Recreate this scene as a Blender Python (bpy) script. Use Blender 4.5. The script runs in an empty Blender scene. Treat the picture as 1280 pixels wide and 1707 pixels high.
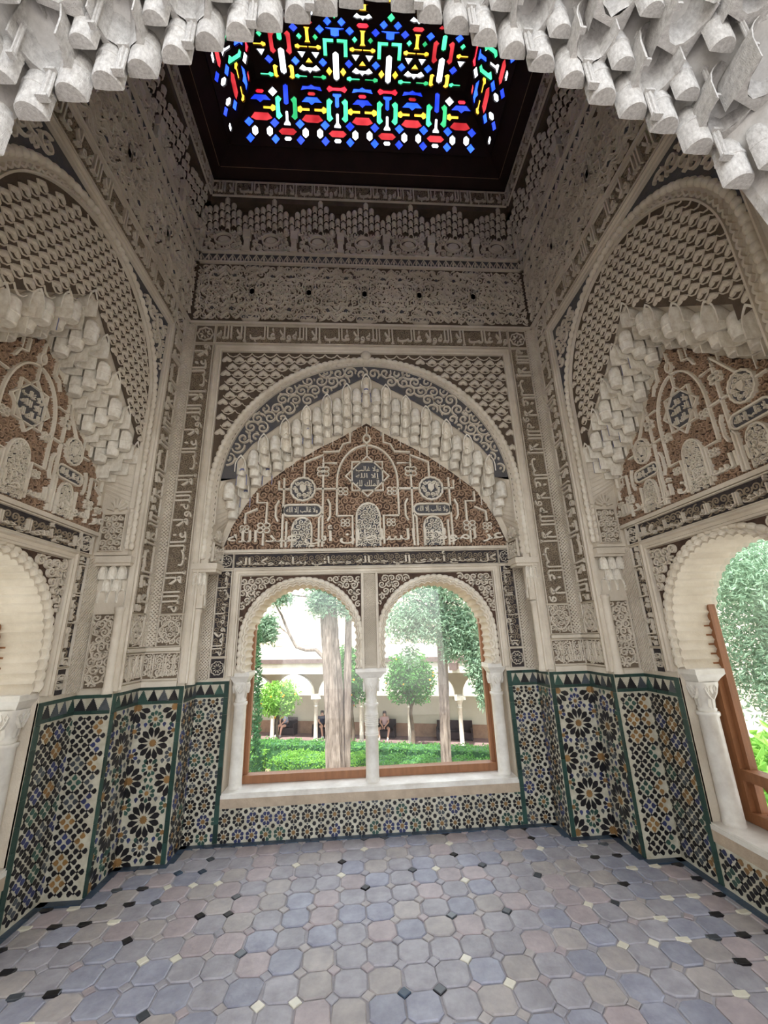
import bpy, math, random
from math import sin, cos, pi, sqrt, atan2, hypot
from mathutils import Vector, Matrix
from mathutils.geometry import tessellate_polygon
random.seed(7)
sc = bpy.context.scene
COL = sc.collection

# ---------------------------------------------------------------- camera, sky, sun, exposure
cam = bpy.data.cameras.new('camera'); co = bpy.data.objects.new('camera', cam); COL.objects.link(co)
cam.sensor_fit = 'HORIZONTAL'; cam.sensor_width = 36; cam.lens = 670.44 / 1280 * 36; cam.clip_start = .02; cam.clip_end = 200
_r, _u, _f = Vector((.99776, -.059953, -.02969)), Vector((.010915, -.291964, .956367)), Vector((.066005, .954548, .290655))
co.matrix_world = Matrix(((_r.x, _u.x, -_f.x, -.103), (_r.y, _u.y, -_f.y, 0), (_r.z, _u.z, -_f.z, 1.5), (0, 0, 0, 1)))
sc.camera = co
W_ = bpy.data.worlds.new('sky'); sc.world = W_; W_.use_nodes = True
_nt = W_.node_tree; _bg = _nt.nodes['Background']
_sky = _nt.nodes.new('ShaderNodeTexSky'); _sky.sky_type = 'NISHITA'; _sky.sun_disc = False; _sky.sun_elevation = math.radians(62); _sky.sun_rotation = 2.5
_mx = _nt.nodes.new('ShaderNodeMixRGB'); _mx.inputs[0].default_value = .62; _mx.inputs[2].default_value = (1.0, 1.0, 1.0, 1)
_ml = _nt.nodes.new('ShaderNodeMixRGB'); _ml.blend_type = 'MULTIPLY'; _ml.inputs[0].default_value = 1; _ml.inputs[2].default_value = (.14, .14, .14, 1)
_nt.links.new(_sky.outputs[0], _ml.inputs[1]); _nt.links.new(_ml.outputs[0], _mx.inputs[1]); _nt.links.new(_mx.outputs[0], _bg.inputs[0])
_bg.inputs[1].default_value = 1.35
sun = bpy.data.lights.new('sun', 'SUN'); sun.energy = 3.2; sun.angle = .01; sun.color = (1, .95, .87)
so = bpy.data.objects.new('sun', sun); COL.objects.link(so)
so.rotation_euler = Vector((-.25, -.42, 1)).to_track_quat('Z', 'Y').to_euler(); so.location = (0, 0, 30)
sc.view_settings.view_transform = 'Standard'; sc.view_settings.look = 'None'; sc.view_settings.gamma = 1
sc.view_settings.use_curve_mapping = False
sc.view_settings.exposure = 1.85
sc.cycles.use_denoising = True
sc.cycles.max_bounces = 10; sc.cycles.diffuse_bounces = 6; sc.cycles.transparent_max_bounces = 24
sc.cycles.sample_clamp_indirect = 6

# ---------------------------------------------------------------- helpers
class Fr:
    def __init__(s, O, U, N): s.O, s.U, s.N = Vector(O), Vector(U), Vector(N)
    def p(s, u, v, n=0): return s.O + s.U * u + s.N * n + Vector((0, 0, v))
    def mat(s, u=0, v=0, n=0, sx=1, sy=1, sz=1, rot=0):
        o = s.p(u, v, n); Z = Vector((0, 0, 1)); Y = -s.N
        X2 = s.U * cos(rot) + Z * sin(rot); Z2 = Z * cos(rot) - s.U * sin(rot)
        return Matrix(((X2.x * sx, Y.x * sy, Z2.x * sz, o.x), (X2.y * sx, Y.y * sy, Z2.y * sz, o.y), (X2.z * sx, Y.z * sy, Z2.z * sz, o.z), (0, 0, 0, 1)))
class Pl:                       # any plane: P = O + u A + v B + n C
    def __init__(s, O, A, B, C): s.O, s.A, s.B, s.C = map(Vector, (O, A, B, C))
    def p(s, u, v, n=0): return s.O + s.A * u + s.B * v + s.C * n
ID = Fr((0, 0, 0), (1, 0, 0), (0, -1, 0))

class MB:
    def __init__(s): s.v, s.f, s.m = [], [], []
    def add(s, vs, fs, mat=0):
        b = len(s.v); s.v += [tuple(v) for v in vs]
        for f in fs: s.f.append([b + i for i in f]); s.m.append(mat)
    def mesh(s, name, mats, smooth=False):
        me = bpy.data.meshes.new(name); me.from_pydata(s.v, [], s.f)
        for m in mats: me.materials.append(m)
        if len(mats) > 1: me.polygons.foreach_set('material_index', s.m)
        if smooth: me.polygons.foreach_set('use_smooth', [True] * len(me.polygons))
        me.update(); return me
    def obj(s, name, mats, parent=None, smooth=False, **props):
        if not isinstance(mats, (list, tuple)): mats = [mats]
        return inst(name, s.mesh(name, mats, smooth), None, parent, **props)
def inst(name, me, mw=None, parent=None, **props):
    o = bpy.data.objects.new(name, me); COL.objects.link(o)
    if parent: o.parent = parent
    if mw is not None: o.matrix_local = mw
    for k, v in props.items(): o[k] = v
    return o
def empty(name, loc=(0, 0, 0), rz=0, **props):
    o = inst(name, None, None, None, **props); o.location = loc; o.rotation_euler = (0, 0, rz); return o

def box(mb, fr, u0, u1, v0, v1, n0, n1, mat=0):
    q = [fr.p(u, v, n) for n in (n0, n1) for v in (v0, v1) for u in (u0, u1)]
    mb.add(q, [(0, 1, 3, 2), (4, 5, 7, 6), (0, 1, 5, 4), (2, 3, 7, 6), (0, 2, 6, 4), (1, 3, 7, 5)], mat)
def plate(mb, fr, outer, holes=(), n0=0, n1=0, mat=0, back=False):
    loops = [outer] + list(holes); flat = [p for l in loops for p in l]
    tr = tessellate_polygon([[Vector((p[0], p[1], 0)) for p in l] for l in loops])
    mb.add([fr.p(p[0], p[1], n1) for p in flat], tr, mat)
    if back: mb.add([fr.p(p[0], p[1], n0) for p in flat], tr, mat)
    if n0 != n1:
        for l in loops:
            k = len(l)
            mb.add([fr.p(p[0], p[1], n0) for p in l] + [fr.p(p[0], p[1], n1) for p in l], [(i, (i + 1) % k, k + (i + 1) % k, k + i) for i in range(k)], mat)
def prism(mb, fr, pts, n0, n1, mat=0, inset=0):
    k = len(pts)
    if inset:
        cx = sum(p[0] for p in pts) / k; cy = sum(p[1] for p in pts) / k
        top = [(cx + (p[0] - cx) * (1 - inset), cy + (p[1] - cy) * (1 - inset)) for p in pts]
    else: top = pts
    mb.add([fr.p(p[0], p[1], n0) for p in pts] + [fr.p(p[0], p[1], n1) for p in top], [(i, (i + 1) % k, k + (i + 1) % k, k + i) for i in range(k)] + [list(range(k, 2 * k))], mat)
def ribbon(mb, fr, pts, w, n0, n1, mat=0, closed=False, top=.62):
    n = len(pts)
    if n < 2: return
    vs = []
    for i, p in enumerate(pts):
        a = pts[i - 1] if (i or closed) else p
        b = pts[(i + 1) % n] if (i < n - 1 or closed) else p
        dx, dy = b[0] - a[0], b[1] - a[1]; l = hypot(dx, dy) or 1
        nx, ny = -dy / l * w / 2, dx / l * w / 2
        vs += [fr.p(p[0] + nx, p[1] + ny, n0), fr.p(p[0] + nx * top, p[1] + ny * top, n1), fr.p(p[0] - nx * top, p[1] - ny * top, n1), fr.p(p[0] - nx, p[1] - ny, n0)]
    fs = []
    for i in range(n if closed else n - 1):
        a, b = 4 * i, 4 * ((i + 1) % n)
        fs += [(a, a + 1, b + 1, b), (a + 1, a + 2, b + 2, b + 1), (a + 2, a + 3, b + 3, b + 2)]
    if not closed: fs += [(0, 1, 2, 3), (4 * n - 4, 4 * n - 3, 4 * n - 2, 4 * n - 1)]
    mb.add(vs, fs, mat)
def clipped(mb, fr, pts, pred, w, n0, n1, mat=0):
    cur = []
    for p in pts:
        if pred(*p): cur.append(p)
        else:
            if len(cur) > 2: ribbon(mb, fr, cur, w, n0, n1, mat)
            cur = []
    if len(cur) > 2: ribbon(mb, fr, cur, w, n0, n1, mat)
def sweep(mb, fr, path, prof, mat=0, closed=False):      # prof: (offset to the left of the path, n)
    n, k = len(path), len(prof); vs = []
    for i, p in enumerate(path):
        a = path[i - 1] if (i or closed) else None
        b = path[(i + 1) % n] if (i < n - 1 or closed) else None
        def nr(p, q): l = hypot(q[0] - p[0], q[1] - p[1]) or 1; return (-(q[1] - p[1]) / l, (q[0] - p[0]) / l)
        if a is None: m = nr(p, b)
        elif b is None: m = nr(a, p)
        else:
            m1, m2 = nr(a, p), nr(p, b); mx, my = m1[0] + m2[0], m1[1] + m2[1]; d = 1 + m1[0] * m2[0] + m1[1] * m2[1]
            m = (mx / max(d, .3), my / max(d, .3))
        vs += [fr.p(p[0] + m[0] * o, p[1] + m[1] * o, h) for o, h in prof]
    fs = []
    for i in range(n if closed else n - 1):
        a, b = k * i, k * ((i + 1) % n)
        fs += [(a + j, a + j + 1, b + j + 1, b + j) for j in range(k - 1)]
    mb.add(vs, fs, mat)
def lathe(mb, prof, c=(0, 0, 0), seg=20, mat=0):
    vs = [(c[0] + r * cos(2 * pi * i / seg), c[1] + r * sin(2 * pi * i / seg), c[2] + z) for r, z in prof for i in range(seg)]
    k = len(prof); fs = [(j * seg + i, j * seg + (i + 1) % seg, (j + 1) * seg + (i + 1) % seg, (j + 1) * seg + i) for j in range(k - 1) for i in range(seg)]
    fs += [list(range(seg)), list(range((k - 1) * seg, k * seg))]
    mb.add(vs, fs, mat)
def tube(mb, pts, rads, seg=8, mat=0):
    vs = []; n = len(pts)
    for i, p in enumerate(pts):
        d = (Vector(pts[min(i + 1, n - 1)]) - Vector(pts[max(i - 1, 0)])).normalized()
        a = d.cross(Vector((0, 0, 1)) if abs(d.z) < .9 else Vector((1, 0, 0))).normalized(); b = d.cross(a)
        vs += [Vector(p) + (a * cos(2 * pi * k / seg) + b * sin(2 * pi * k / seg)) * rads[i] for k in range(seg)]
    fs = [(i * seg + k, i * seg + (k + 1) % seg, (i + 1) * seg + (k + 1) % seg, (i + 1) * seg + k) for i in range(n - 1) for k in range(seg)]
    fs += [list(range(seg)), list(range((n - 1) * seg, n * seg))]
    mb.add(vs, fs, mat)
def arc(cx, cy, r, a0, a1, n=16): return [(cx + r * cos(a0 + (a1 - a0) * i / n), cy + r * sin(a0 + (a1 - a0) * i / n)) for i in range(n + 1)]
def resample(path, n):
    L = [0]
    for a, b in zip(path, path[1:]): L.append(L[-1] + hypot(b[0] - a[0], b[1] - a[1]))
    out = []; j = 0
    for i in range(n):
        d = L[-1] * i / (n - 1)
        while j < len(L) - 2 and L[j + 1] < d: j += 1
        t = (d - L[j]) / ((L[j + 1] - L[j]) or 1); a, b = path[j], path[j + 1]
        out.append((a[0] + (b[0] - a[0]) * t, a[1] + (b[1] - a[1]) * t))
    return out
def inside(x, y, poly):
    c = False; j = len(poly) - 1
    for i in range(len(poly)):
        xi, yi = poly[i]; xj, yj = poly[j]
        if (yi > y) != (yj > y) and x < (xj - xi) * (y - yi) / (yj - yi) + xi: c = not c
        j = i
    return c
def mirror(half): return [(-x, y) for x, y in half] + [(x, y) for x, y in reversed(half) if abs(x) > 1e-6]   # half goes jamb -> apex

# ---------------------------------------------------------------- materials
def S(r, g, b): return tuple((c / 255 / 12.92 if c / 255 <= .04045 else ((c / 255 + .055) / 1.055) ** 2.4) for c in (r, g, b))
def mat(name, c, rough=.85, var=.18, scale=5, bump=0, bscale=70, c2=None, spec=.25, jit=0, stretch=None, patch=.5):
    m = bpy.data.materials.new(name); m.use_nodes = True; nt = m.node_tree; N, L = nt.nodes, nt.links
    b = N['Principled BSDF']; b.inputs['Roughness'].default_value = rough; b.inputs['Specular IOR Level'].default_value = spec
    tc = N.new('ShaderNodeTexCoord'); src = tc.outputs['Object']
    if stretch:
        mp = N.new('ShaderNodeMapping'); mp.inputs['Scale'].default_value = stretch; L.new(src, mp.inputs[0]); src = mp.outputs[0]
    if jit:
        oi = N.new('ShaderNodeObjectInfo'); va = N.new('ShaderNodeVectorMath'); va.operation = 'ADD'
        cb = N.new('ShaderNodeCombineXYZ'); mu = N.new('ShaderNodeMath'); mu.operation = 'MULTIPLY'; mu.inputs[1].default_value = 37
        L.new(oi.outputs['Random'], mu.inputs[0]); L.new(mu.outputs[0], cb.inputs[0]); L.new(src, va.inputs[0]); L.new(cb.outputs[0], va.inputs[1]); src = va.outputs[0]
    nz = N.new('ShaderNodeTexNoise'); nz.inputs['Scale'].default_value = scale; nz.inputs['Detail'].default_value = 6; nz.inputs['Roughness'].default_value = .65; L.new(src, nz.inputs[0])
    rp = N.new('ShaderNodeValToRGB'); rp.color_ramp.elements[0].position = patch - .2; rp.color_ramp.elements[1].position = patch + .2
    c2 = c2 or tuple(x * (1 - var) for x in c)
    rp.color_ramp.elements[0].color = (*c2, 1); rp.color_ramp.elements[1].color = (*[min(1, x * (1 + var * .5)) for x in c], 1)
    L.new(nz.outputs[0], rp.inputs[0]); out = rp.outputs[0]
    if jit:
        hs = N.new('ShaderNodeHueSaturation'); mr = N.new('ShaderNodeMapRange'); mr.inputs[3].default_value = 1 - jit; mr.inputs[4].default_value = 1 + jit
        L.new(oi.outputs['Random'], mr.inputs[0]); L.new(mr.outputs[0], hs.inputs['Value']); L.new(out, hs.inputs['Color']); out = hs.outputs[0]
    L.new(out, b.inputs['Base Color'])
    if bump:
        n2 = N.new('ShaderNodeTexNoise'); n2.inputs['Scale'].default_value = bscale; n2.inputs['Detail'].default_value = 5; L.new(src, n2.inputs[0])
        bp = N.new('ShaderNodeBump'); bp.inputs['Strength'].default_value = bump; bp.inputs['Distance'].default_value = .01
        L.new(n2.outputs[0], bp.inputs['Height']); L.new(bp.outputs[0], b.inputs['Normal'])
    return m
STUC = mat('stucco', S(215, 205, 188), .9, .12, 3, .3, 90, c2=S(190, 178, 159))
STUCW = mat('stucco_white', S(236, 231, 219), .85, .1, 4, .3, 60, c2=S(208, 198, 180), jit=.06)
STUCG = mat('stucco_grey_white', S(206, 204, 200), .85, .1, 9, .5, 45, c2=S(164, 160, 156), jit=.06)
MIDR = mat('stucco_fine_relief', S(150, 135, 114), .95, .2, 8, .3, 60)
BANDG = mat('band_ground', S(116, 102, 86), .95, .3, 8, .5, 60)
GRND = mat('stucco_ground_shaded', S(94, 81, 68), .95, .3, 8, .5, 60)  # groove dirt plus shade between raised carving, both put into this darker colour
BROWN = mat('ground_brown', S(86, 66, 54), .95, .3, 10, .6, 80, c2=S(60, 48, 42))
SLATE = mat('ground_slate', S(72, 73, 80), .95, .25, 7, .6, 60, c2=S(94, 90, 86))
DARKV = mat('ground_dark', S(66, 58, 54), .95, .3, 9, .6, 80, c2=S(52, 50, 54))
BLUEP = mat('blue_paint', S(56, 66, 120), .8, .4, 30, 0, c2=S(150, 150, 165))
MARB = mat('marble', S(226, 222, 212), .4, .12, 5, .12, 30, c2=S(190, 182, 170), spec=.5)
WOOD = mat('window_wood', S(142, 95, 62), .5, .25, 5, .15, 50, stretch=(6, 6, 1), spec=.4)
DWOOD = mat('dark_wood', S(44, 26, 22), .7, .3, 6, .2, 40)
DWOOD2 = mat('dark_wood_inlay', S(136, 108, 86), .7, .2, 12)
GROUT = mat('tile_ground', S(196, 191, 172), .35, .12, 14, .12, 60, c2=S(164, 156, 136), spec=.5)
PLAST = mat('patch_plaster', S(178, 160, 138), .9, .2, 9, .4, 60)
TB = mat('tile_black', S(30, 28, 31), .3, .3, 30, spec=.5, jit=.3)
TG = mat('tile_green', S(58, 88, 76), .28, .3, 20, spec=.5, jit=.25, c2=S(40, 62, 56))
TU = mat('tile_blue', S(52, 58, 96), .3, .3, 30, spec=.5, jit=.3)
TN = mat('tile_brown', S(138, 104, 62), .35, .3, 30, spec=.5, jit=.2)
TS = mat('tile_grey', S(74, 78, 82), .3, .3, 30, spec=.5, jit=.25)
TW = mat('tile_white', S(214, 208, 188), .35, .1, 20, spec=.5, jit=.06)
DGRN = mat('strip_green', S(40, 66, 58), .3, .35, 9, .1, 40, spec=.5, jit=.3)
NAVY = mat('border_slate', S(58, 74, 90), .45, .3, 9, .2, 40, spec=.5, jit=.25)
MORT = mat('floor_mortar', S(170, 166, 168), .8, .2, 12, .5, 60)
FT = [mat('floor_tile_' + n, S(*c), .5, .22, 9, .35, 35, spec=.5, jit=.08, c2=S(*d)) for n, c, d in (
    ('grey', (162, 159, 162), (136, 132, 136)), ('rose', (172, 159, 158), (148, 138, 138)), ('sand', (170, 162, 156), (146, 140, 138)), ('blue_grey', (154, 155, 164), (128, 128, 140)))]  # cool cast of reflected sky is mixed into these tile colours
PLAIN = mat('plain_plaster', S(214, 206, 192), .9, .1, 2)

# ---------------------------------------------------------------- Arabic lettering
_F = {}
for ch, base, two in (('ا', 0xFE8D, 1), ('أ', 0xFE83, 1), ('إ', 0xFE87, 1), ('ب', 0xFE8F, 0), ('ت', 0xFE95, 0), ('ج', 0xFE9D, 0), ('ح', 0xFEA1, 0), ('د', 0xFEA9, 1), ('ر', 0xFEAD, 1), ('ز', 0xFEAF, 1), ('س', 0xFEB1, 0), ('ص', 0xFEB9, 0), ('ط', 0xFEC1, 0), ('ع', 0xFEC9, 0), ('غ', 0xFECD, 0), ('ف', 0xFED1, 0), ('ك', 0xFED9, 0), ('ل', 0xFEDD, 0), ('م', 0xFEE1, 0), ('ن', 0xFEE5, 0), ('ه', 0xFEE9, 0), ('و', 0xFEED, 1), ('ي', 0xFEF1, 0), ('ى', 0xFEEF, 1), ('#', 0xFEFB, 1)):
    _F[ch] = (base, two)
def shape(s):
    s = s.replace('لا', '#'); out = []
    for i, ch in enumerate(s):
        if ch not in _F: out.append('\uFE80' if ch == 'ء' else ch); continue
        b, two = _F[ch]
        prv = i > 0 and s[i - 1] in _F and not _F[s[i - 1]][1]
        nxt = not two and i < len(s) - 1 and s[i + 1] in _F
        out.append(chr(b + (3 if prv and nxt else 2 if nxt else 1 if prv else 0)))
    return ''.join(reversed(out))
_T = {}
def textmesh(s, stretch):
    k = (s, stretch)
    if k in _T: return _T[k]
    c = bpy.data.curves.new('lettering', 'FONT'); c.body = shape(s); c.resolution_u = 2; c.offset = .012
    o = bpy.data.objects.new('lettering', c); COL.objects.link(o)
    me = o.evaluated_get(bpy.context.evaluated_depsgraph_get()).to_mesh()
    V = [(v.co.x, v.co.y) for v in me.vertices]; Fs = [tuple(p.vertices) for p in me.polygons]
    cnt = {}
    for f in Fs:
        for a, b in zip(f, f[1:] + f[:1]): cnt[(min(a, b), max(a, b))] = cnt.get((min(a, b), max(a, b)), 0) + 1
    bd = [e for e, n in cnt.items() if n == 1]
    bpy.data.objects.remove(o); bpy.data.curves.remove(c)
    V = [(x, y if y < .4 else .4 + (y - .4) * stretch) for x, y in V]
    x0 = min(p[0] for p in V); x1 = max(p[0] for p in V); y0 = min(p[1] for p in V); y1 = max(p[1] for p in V)
    V = [((x - x0) / (x1 - x0), (y - y0) / (y1 - y0)) for x, y in V]
    _T[k] = (V, Fs, bd); return _T[k]
def text(mb, fr, s, u0, u1, v0, v1, n0, n1, rot=0, stretch=2.6, mat=0):
    V, Fs, bd = textmesh(s, stretch)
    if rot == 0: P = [(u0 + x * (u1 - u0), v0 + y * (v1 - v0)) for x, y in V]
    elif rot > 0: P = [(u1 - y * (u1 - u0), v0 + x * (v1 - v0)) for x, y in V]
    else: P = [(u0 + y * (u1 - u0), v1 - x * (v1 - v0)) for x, y in V]
    k = len(P)
    mb.add([fr.p(a, b, n1) for a, b in P] + [fr.p(a, b, n0) for a, b in P], Fs + [(a, b, k + b, k + a) for a, b in bd], mat)
MOTTO = 'ولا غالب إلا الله'
POEM = 'كل صنع أهدى إلي جماله وحباني بهاءه وكماله'
KUFIC = 'عز لمولانا السلطان أبي عبد الله'
ALLAH = 'الملك لله'

# ---------------------------------------------------------------- ornament generators
def vines(mb, fr, pred, x0, x1, y0, y1, s, w, n0, n1, seed=1, mat=0, leaf=True):
    R = random.Random(seed); j = 0; y = y0
    while y < y1:
        x = x0 + (j % 2) * s / 2; i = 0
        while x < x1:
            cx, cy = x + R.uniform(-.06, .06) * s, y + R.uniform(-.06, .06) * s
            if pred(cx, cy):
                hd = 1 if (i + j) % 2 else -1; a0 = R.choice((0, 1, 2, 3, 4, 5)) * pi / 3 + .3
                pts = []
                for k in range(20):
                    t = k / 19; r = s * (.62 - .5 * t ** .75); a = a0 + hd * t * 2 * pi * 1.35
                    pts.append((cx + r * cos(a), cy + r * sin(a)))
                clipped(mb, fr, pts, pred, w, n0, n1, mat)
                e = pts[-1]
                prism(mb, fr, [(e[0] + w * .75 * cos(q * pi / 3), e[1] + w * .75 * sin(q * pi / 3)) for q in range(6)], n0, n1, mat, .3)
                if leaf:
                    a = a0 + pi / 2; lx, ly = cx + s * .56 * cos(a), cy + s * .56 * sin(a)
                    if pred(lx, ly):
                        t = a + hd; prism(mb, fr, [(lx + s * .2 * cos(t), ly + s * .2 * sin(t)), (lx + s * .09 * cos(t + 1.6), ly + s * .09 * sin(t + 1.6)), (lx - s * .14 * cos(t), ly - s * .14 * sin(t)), (lx + s * .09 * cos(t - 1.6), ly + s * .09 * sin(t - 1.6))], n0, n1, mat, .4)
            x += s; i += 1
        y += s * .87; j += 1
def rosette(mb, fr, cx, cy, r, n0, n1, k=8, mat=0, ring=True):
    for i in range(k):
        a = 2 * pi * i / k
        P = [(cx + r * .25 * cos(a), cy + r * .25 * sin(a))] + [(cx + r * q * cos(a + d), cy + r * q * sin(a + d)) for q, d in ((.55, -.9 / k * 1.6), (.8, 0), (.55, .9 / k * 1.6))]
        prism(mb, fr, P, n0, n1, mat, .25)
    if ring: ribbon(mb, fr, [(cx + r * (1 + .07 * cos(k * q)) * cos(q), cy + r * (1 + .07 * cos(k * q)) * sin(q)) for q in [2 * pi * i / (4 * k) for i in range(4 * k)]], r * .14, n0, n1, mat, True)
def weave(mb, fr, u0, u1, v0, v1, s, w, n0, n1, mat=0):       # fine diagonal lattice
    W, H = u1 - u0, v1 - v0; k = 0.
    while k < W + H:
        a = (u0 + max(0, k - H), v0 + min(k, H)); b = (u0 + min(k, W), v0 + max(0, k - W))
        if hypot(a[0] - b[0], a[1] - b[1]) > s * .5: ribbon(mb, fr, [a, b], w, n0, n1, mat)
        a = (u0 + max(0, k - H), v1 - min(k, H)); b = (u0 + min(k, W), v1 - max(0, k - W))
        if hypot(a[0] - b[0], a[1] - b[1]) > s * .5: ribbon(mb, fr, [a, b], w, n0, n1 * .98, mat)
        k += s
def stadium(cx, cy, hw, hh, n=6, vert=False):
    if vert: return [(cx + (q[1] - cy), cy + (q[0] - cx)) for q in stadium(cx, cy, hh, hw, n)] if False else arc(cx, cy + hh - hw, hw, 0, pi, n) + arc(cx, cy - hh + hw, hw, pi, 2 * pi, n)
    return arc(cx + hw - hh, cy, hh, -pi / 2, pi / 2, n) + arc(cx - hw + hh, cy, hh, pi / 2, 3 * pi / 2, n)
def tracery(mb, gb, fr, u0, u1, v0, v1, period, n0, n1):       # interlaced frieze with cartouches (mb relief, gb dark grounds)
    k = max(1, round((u1 - u0) / period)); P = (u1 - u0) / k; H = v1 - v0; cm = (v0 + v1) / 2
    pred = lambda x, y: u0 + .01 < x < u1 - .01 and v0 + .01 < y < v1 - .01
    for i in range(-1, k + 1):
        cx = u0 + (i + .5) * P
        for R_, m_, A in ((.30, 8, .13), (.21, 8, .16), (.115, 8, .2), (.38, 12, .07)):
            clipped(mb, fr, [(cx + P * R_ * 1.12 * (1 + A * cos(m_ * q)) * cos(q), cm + H * R_ * .98 * (1 + A * cos(m_ * q)) * sin(q)) for q in [2 * pi * j / 64 for j in range(65)]], pred, .015, n0, n1)
        for s_ in (-1, 1):
            clipped(mb, fr, [(cx + P * x / 24, cm + s_ * H * (.40 + .05 * cos(pi * x / 3))) for x in range(-12, 13)], pred, .015, n0, n1)
            clipped(mb, fr, [(cx + P / 2 + s_ * .05 * cos(y * pi / 3), cm + H * y / 24) for y in range(-9, 10)], pred, .015, n0, n1)
        for q in range(8):
            a = q * pi / 4; x, y = cx + P * .43 * cos(a + .39), cm + H * .31 * sin(a + .39)
            if pred(x, y):
                prism(gb, fr, [(x + .022, y), (x, y + .022), (x - .022, y), (x, y - .022)], n0, n1 * .7)
        rosette(mb, fr, cx, cm, .05, n0, n1 * 1.1, 8)
        for s_ in (-1, 1):
            x, y = cx + (P / 2 if s_ < 0 else P / 2), cm + s_ * H * .44
            if u0 + .1 < x < u1 - .1:
                prism(gb, fr, stadium(x, y, .085, .026), n0, n1 * .8); ribbon(mb, fr, stadium(x, y, .09, .03), .01, n0, n1 * 1.2, 0, True)
                text(mb, fr, ALLAH, x - .07, x + .07, y - .02, y + .02, n1 * .8, n1 * 1.1, stretch=1.5)
            if pred(x, cm): prism(gb, fr, stadium(x, cm, .022, .07, vert=True), n0, n1 * .8); ribbon(mb, fr, stadium(x, cm, .027, .075, vert=True), .01, n0, n1 * 1.2, 0, True)
    vines(mb, fr, pred, u0, u1, v0, v1, .08, .009, n0, n1 * .6, 5, leaf=False)
FINE = MB()
def band_text(mb, gb, fr, s, u0, u1, v0, v1, n, rot=0, rep=1, stretch=2.6, seed=3, vs=.05):
    box(gb, fr, u0, u1, v0, v1, 0 if n >= 0 else n, n + .003)
    for i in range(rep):
        if rot == 0: a, b = u0 + (u1 - u0) * i / rep, u0 + (u1 - u0) * (i + 1) / rep; g = (b - a) * .008; text(mb, fr, s, a + g, b - g, v0 + (v1 - v0) * .06, v1 - (v1 - v0) * .06, n + .002, n + .028, 0, stretch)
        else: a, b = v0 + (v1 - v0) * i / rep, v0 + (v1 - v0) * (i + 1) / rep; g = (b - a) * .008; text(mb, fr, s, u0 + (u1 - u0) * .06, u1 - (u1 - u0) * .06, a + g, b - g, n + .002, n + .028, rot, stretch)
    vines(FINE, fr, lambda x, y: u0 + .008 < x < u1 - .008 and v0 + .008 < y < v1 - .008, u0, u1, v0, v1, vs, .008, n + .002, n + .009, seed, leaf=False)
    ribbon(mb, fr, [(u0, v0), (u1, v0), (u1, v1), (u0, v1)], .012, n, n + .02, 0, True)

# muqarnas cell: a hollow hood, front plane y = 0 facing -y, open at the bottom
def hood(name, w, h, d, mats, point=1, wall=.8, rim=.88, ribs=0, n=8, rings=5, zs=.42):
    mb = MB(); R_ = w / 2 * rim; top = h * (rim + .05); q = .62 if point < 1 else 1
    def rise(x): x = min(1, max(0, x)); return (1 - (1 - x) ** 1.0) ** q if False else (sqrt(max(0, 1 - (1 - x) ** 2)) if q == 1 else sqrt(max(0, 1 - (1 - x) ** 2)) * .55 + x * .45)
    def outline(hw, tz, m=12): return [(-hw, 0)] + [(-hw * (1 - 2 * i / m), zs * h + (tz - zs * h) * rise(1 - abs(1 - 2 * i / m))) for i in range(m + 1)] + [(hw, 0)]
    o = outline(w / 2, h); i_ = outline(R_, top); k = len(o)
    mb.add([(x, 0, z) for x, z in o] + [(x * .86, d * 1.1, z * .96) for x, z in o], [(j, j + 1, k + j + 1, k + j) for j in range(k - 1)], 0)
    mb.add([(x, 0, z) for x, z in o] + [(x, 0, z) for x, z in i_], [(j, j + 1, k + j + 1, k + j) for j in range(k - 1)], len(mats) - 1)
    rows = []
    for r in range(rings + 2):
        row = []
        for j in range(n + 1):
            f = pi * j / n; bx, by = -R_ * cos(f), d * wall * sin(f) * (1 if not ribs else 1 - .12 * (j % 2))
            if r == 0: row.append((bx, by, 0))
            else:
                x = (r - 1) / rings; e = 1 - x; row.append((bx * e, by * e ** .8, zs * h + (top - zs * h) * rise(x)))
        rows.append(row)
    for a, b in zip(rows, rows[1:]): mb.add(a + b, [(j, j + 1, n + 2 + j, n + 1 + j) for j in range(n)], 0)
    m = 8; pl = [(-R_ * cos(pi * j / m), d * wall * sin(pi * j / m), 0) for j in range(m + 1)]
    ou = [(-w / 2 * (1 - .14 * min(1, 2 * j / m)), d * 1.1 * min(1, 2 * j / m), 0) if j < m / 2 else (w / 2 * (1 - .14 * min(1, 2 * (m - j) / m)), d * 1.1 * min(1, 2 * (m - j) / m), 0) for j in range(m + 1)]
    mb.add(pl + ou, [(j, j + 1, m + 2 + j, m + 1 + j) for j in range(m)], 0)
    return mb.mesh(name, mats, False)
def zint(half):                                   # outline height as a function of |u|
    P = sorted(half)
    def f(u):
        u = abs(u)
        for a, b in zip(P, P[1:]):
            if a[0] <= u <= b[0] and b[0] > a[0]: return a[1] + (b[1] - a[1]) * (u - a[0]) / (b[0] - a[0])
        return P[-1][1] if u > P[-1][0] else P[0][1]
    return f

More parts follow.
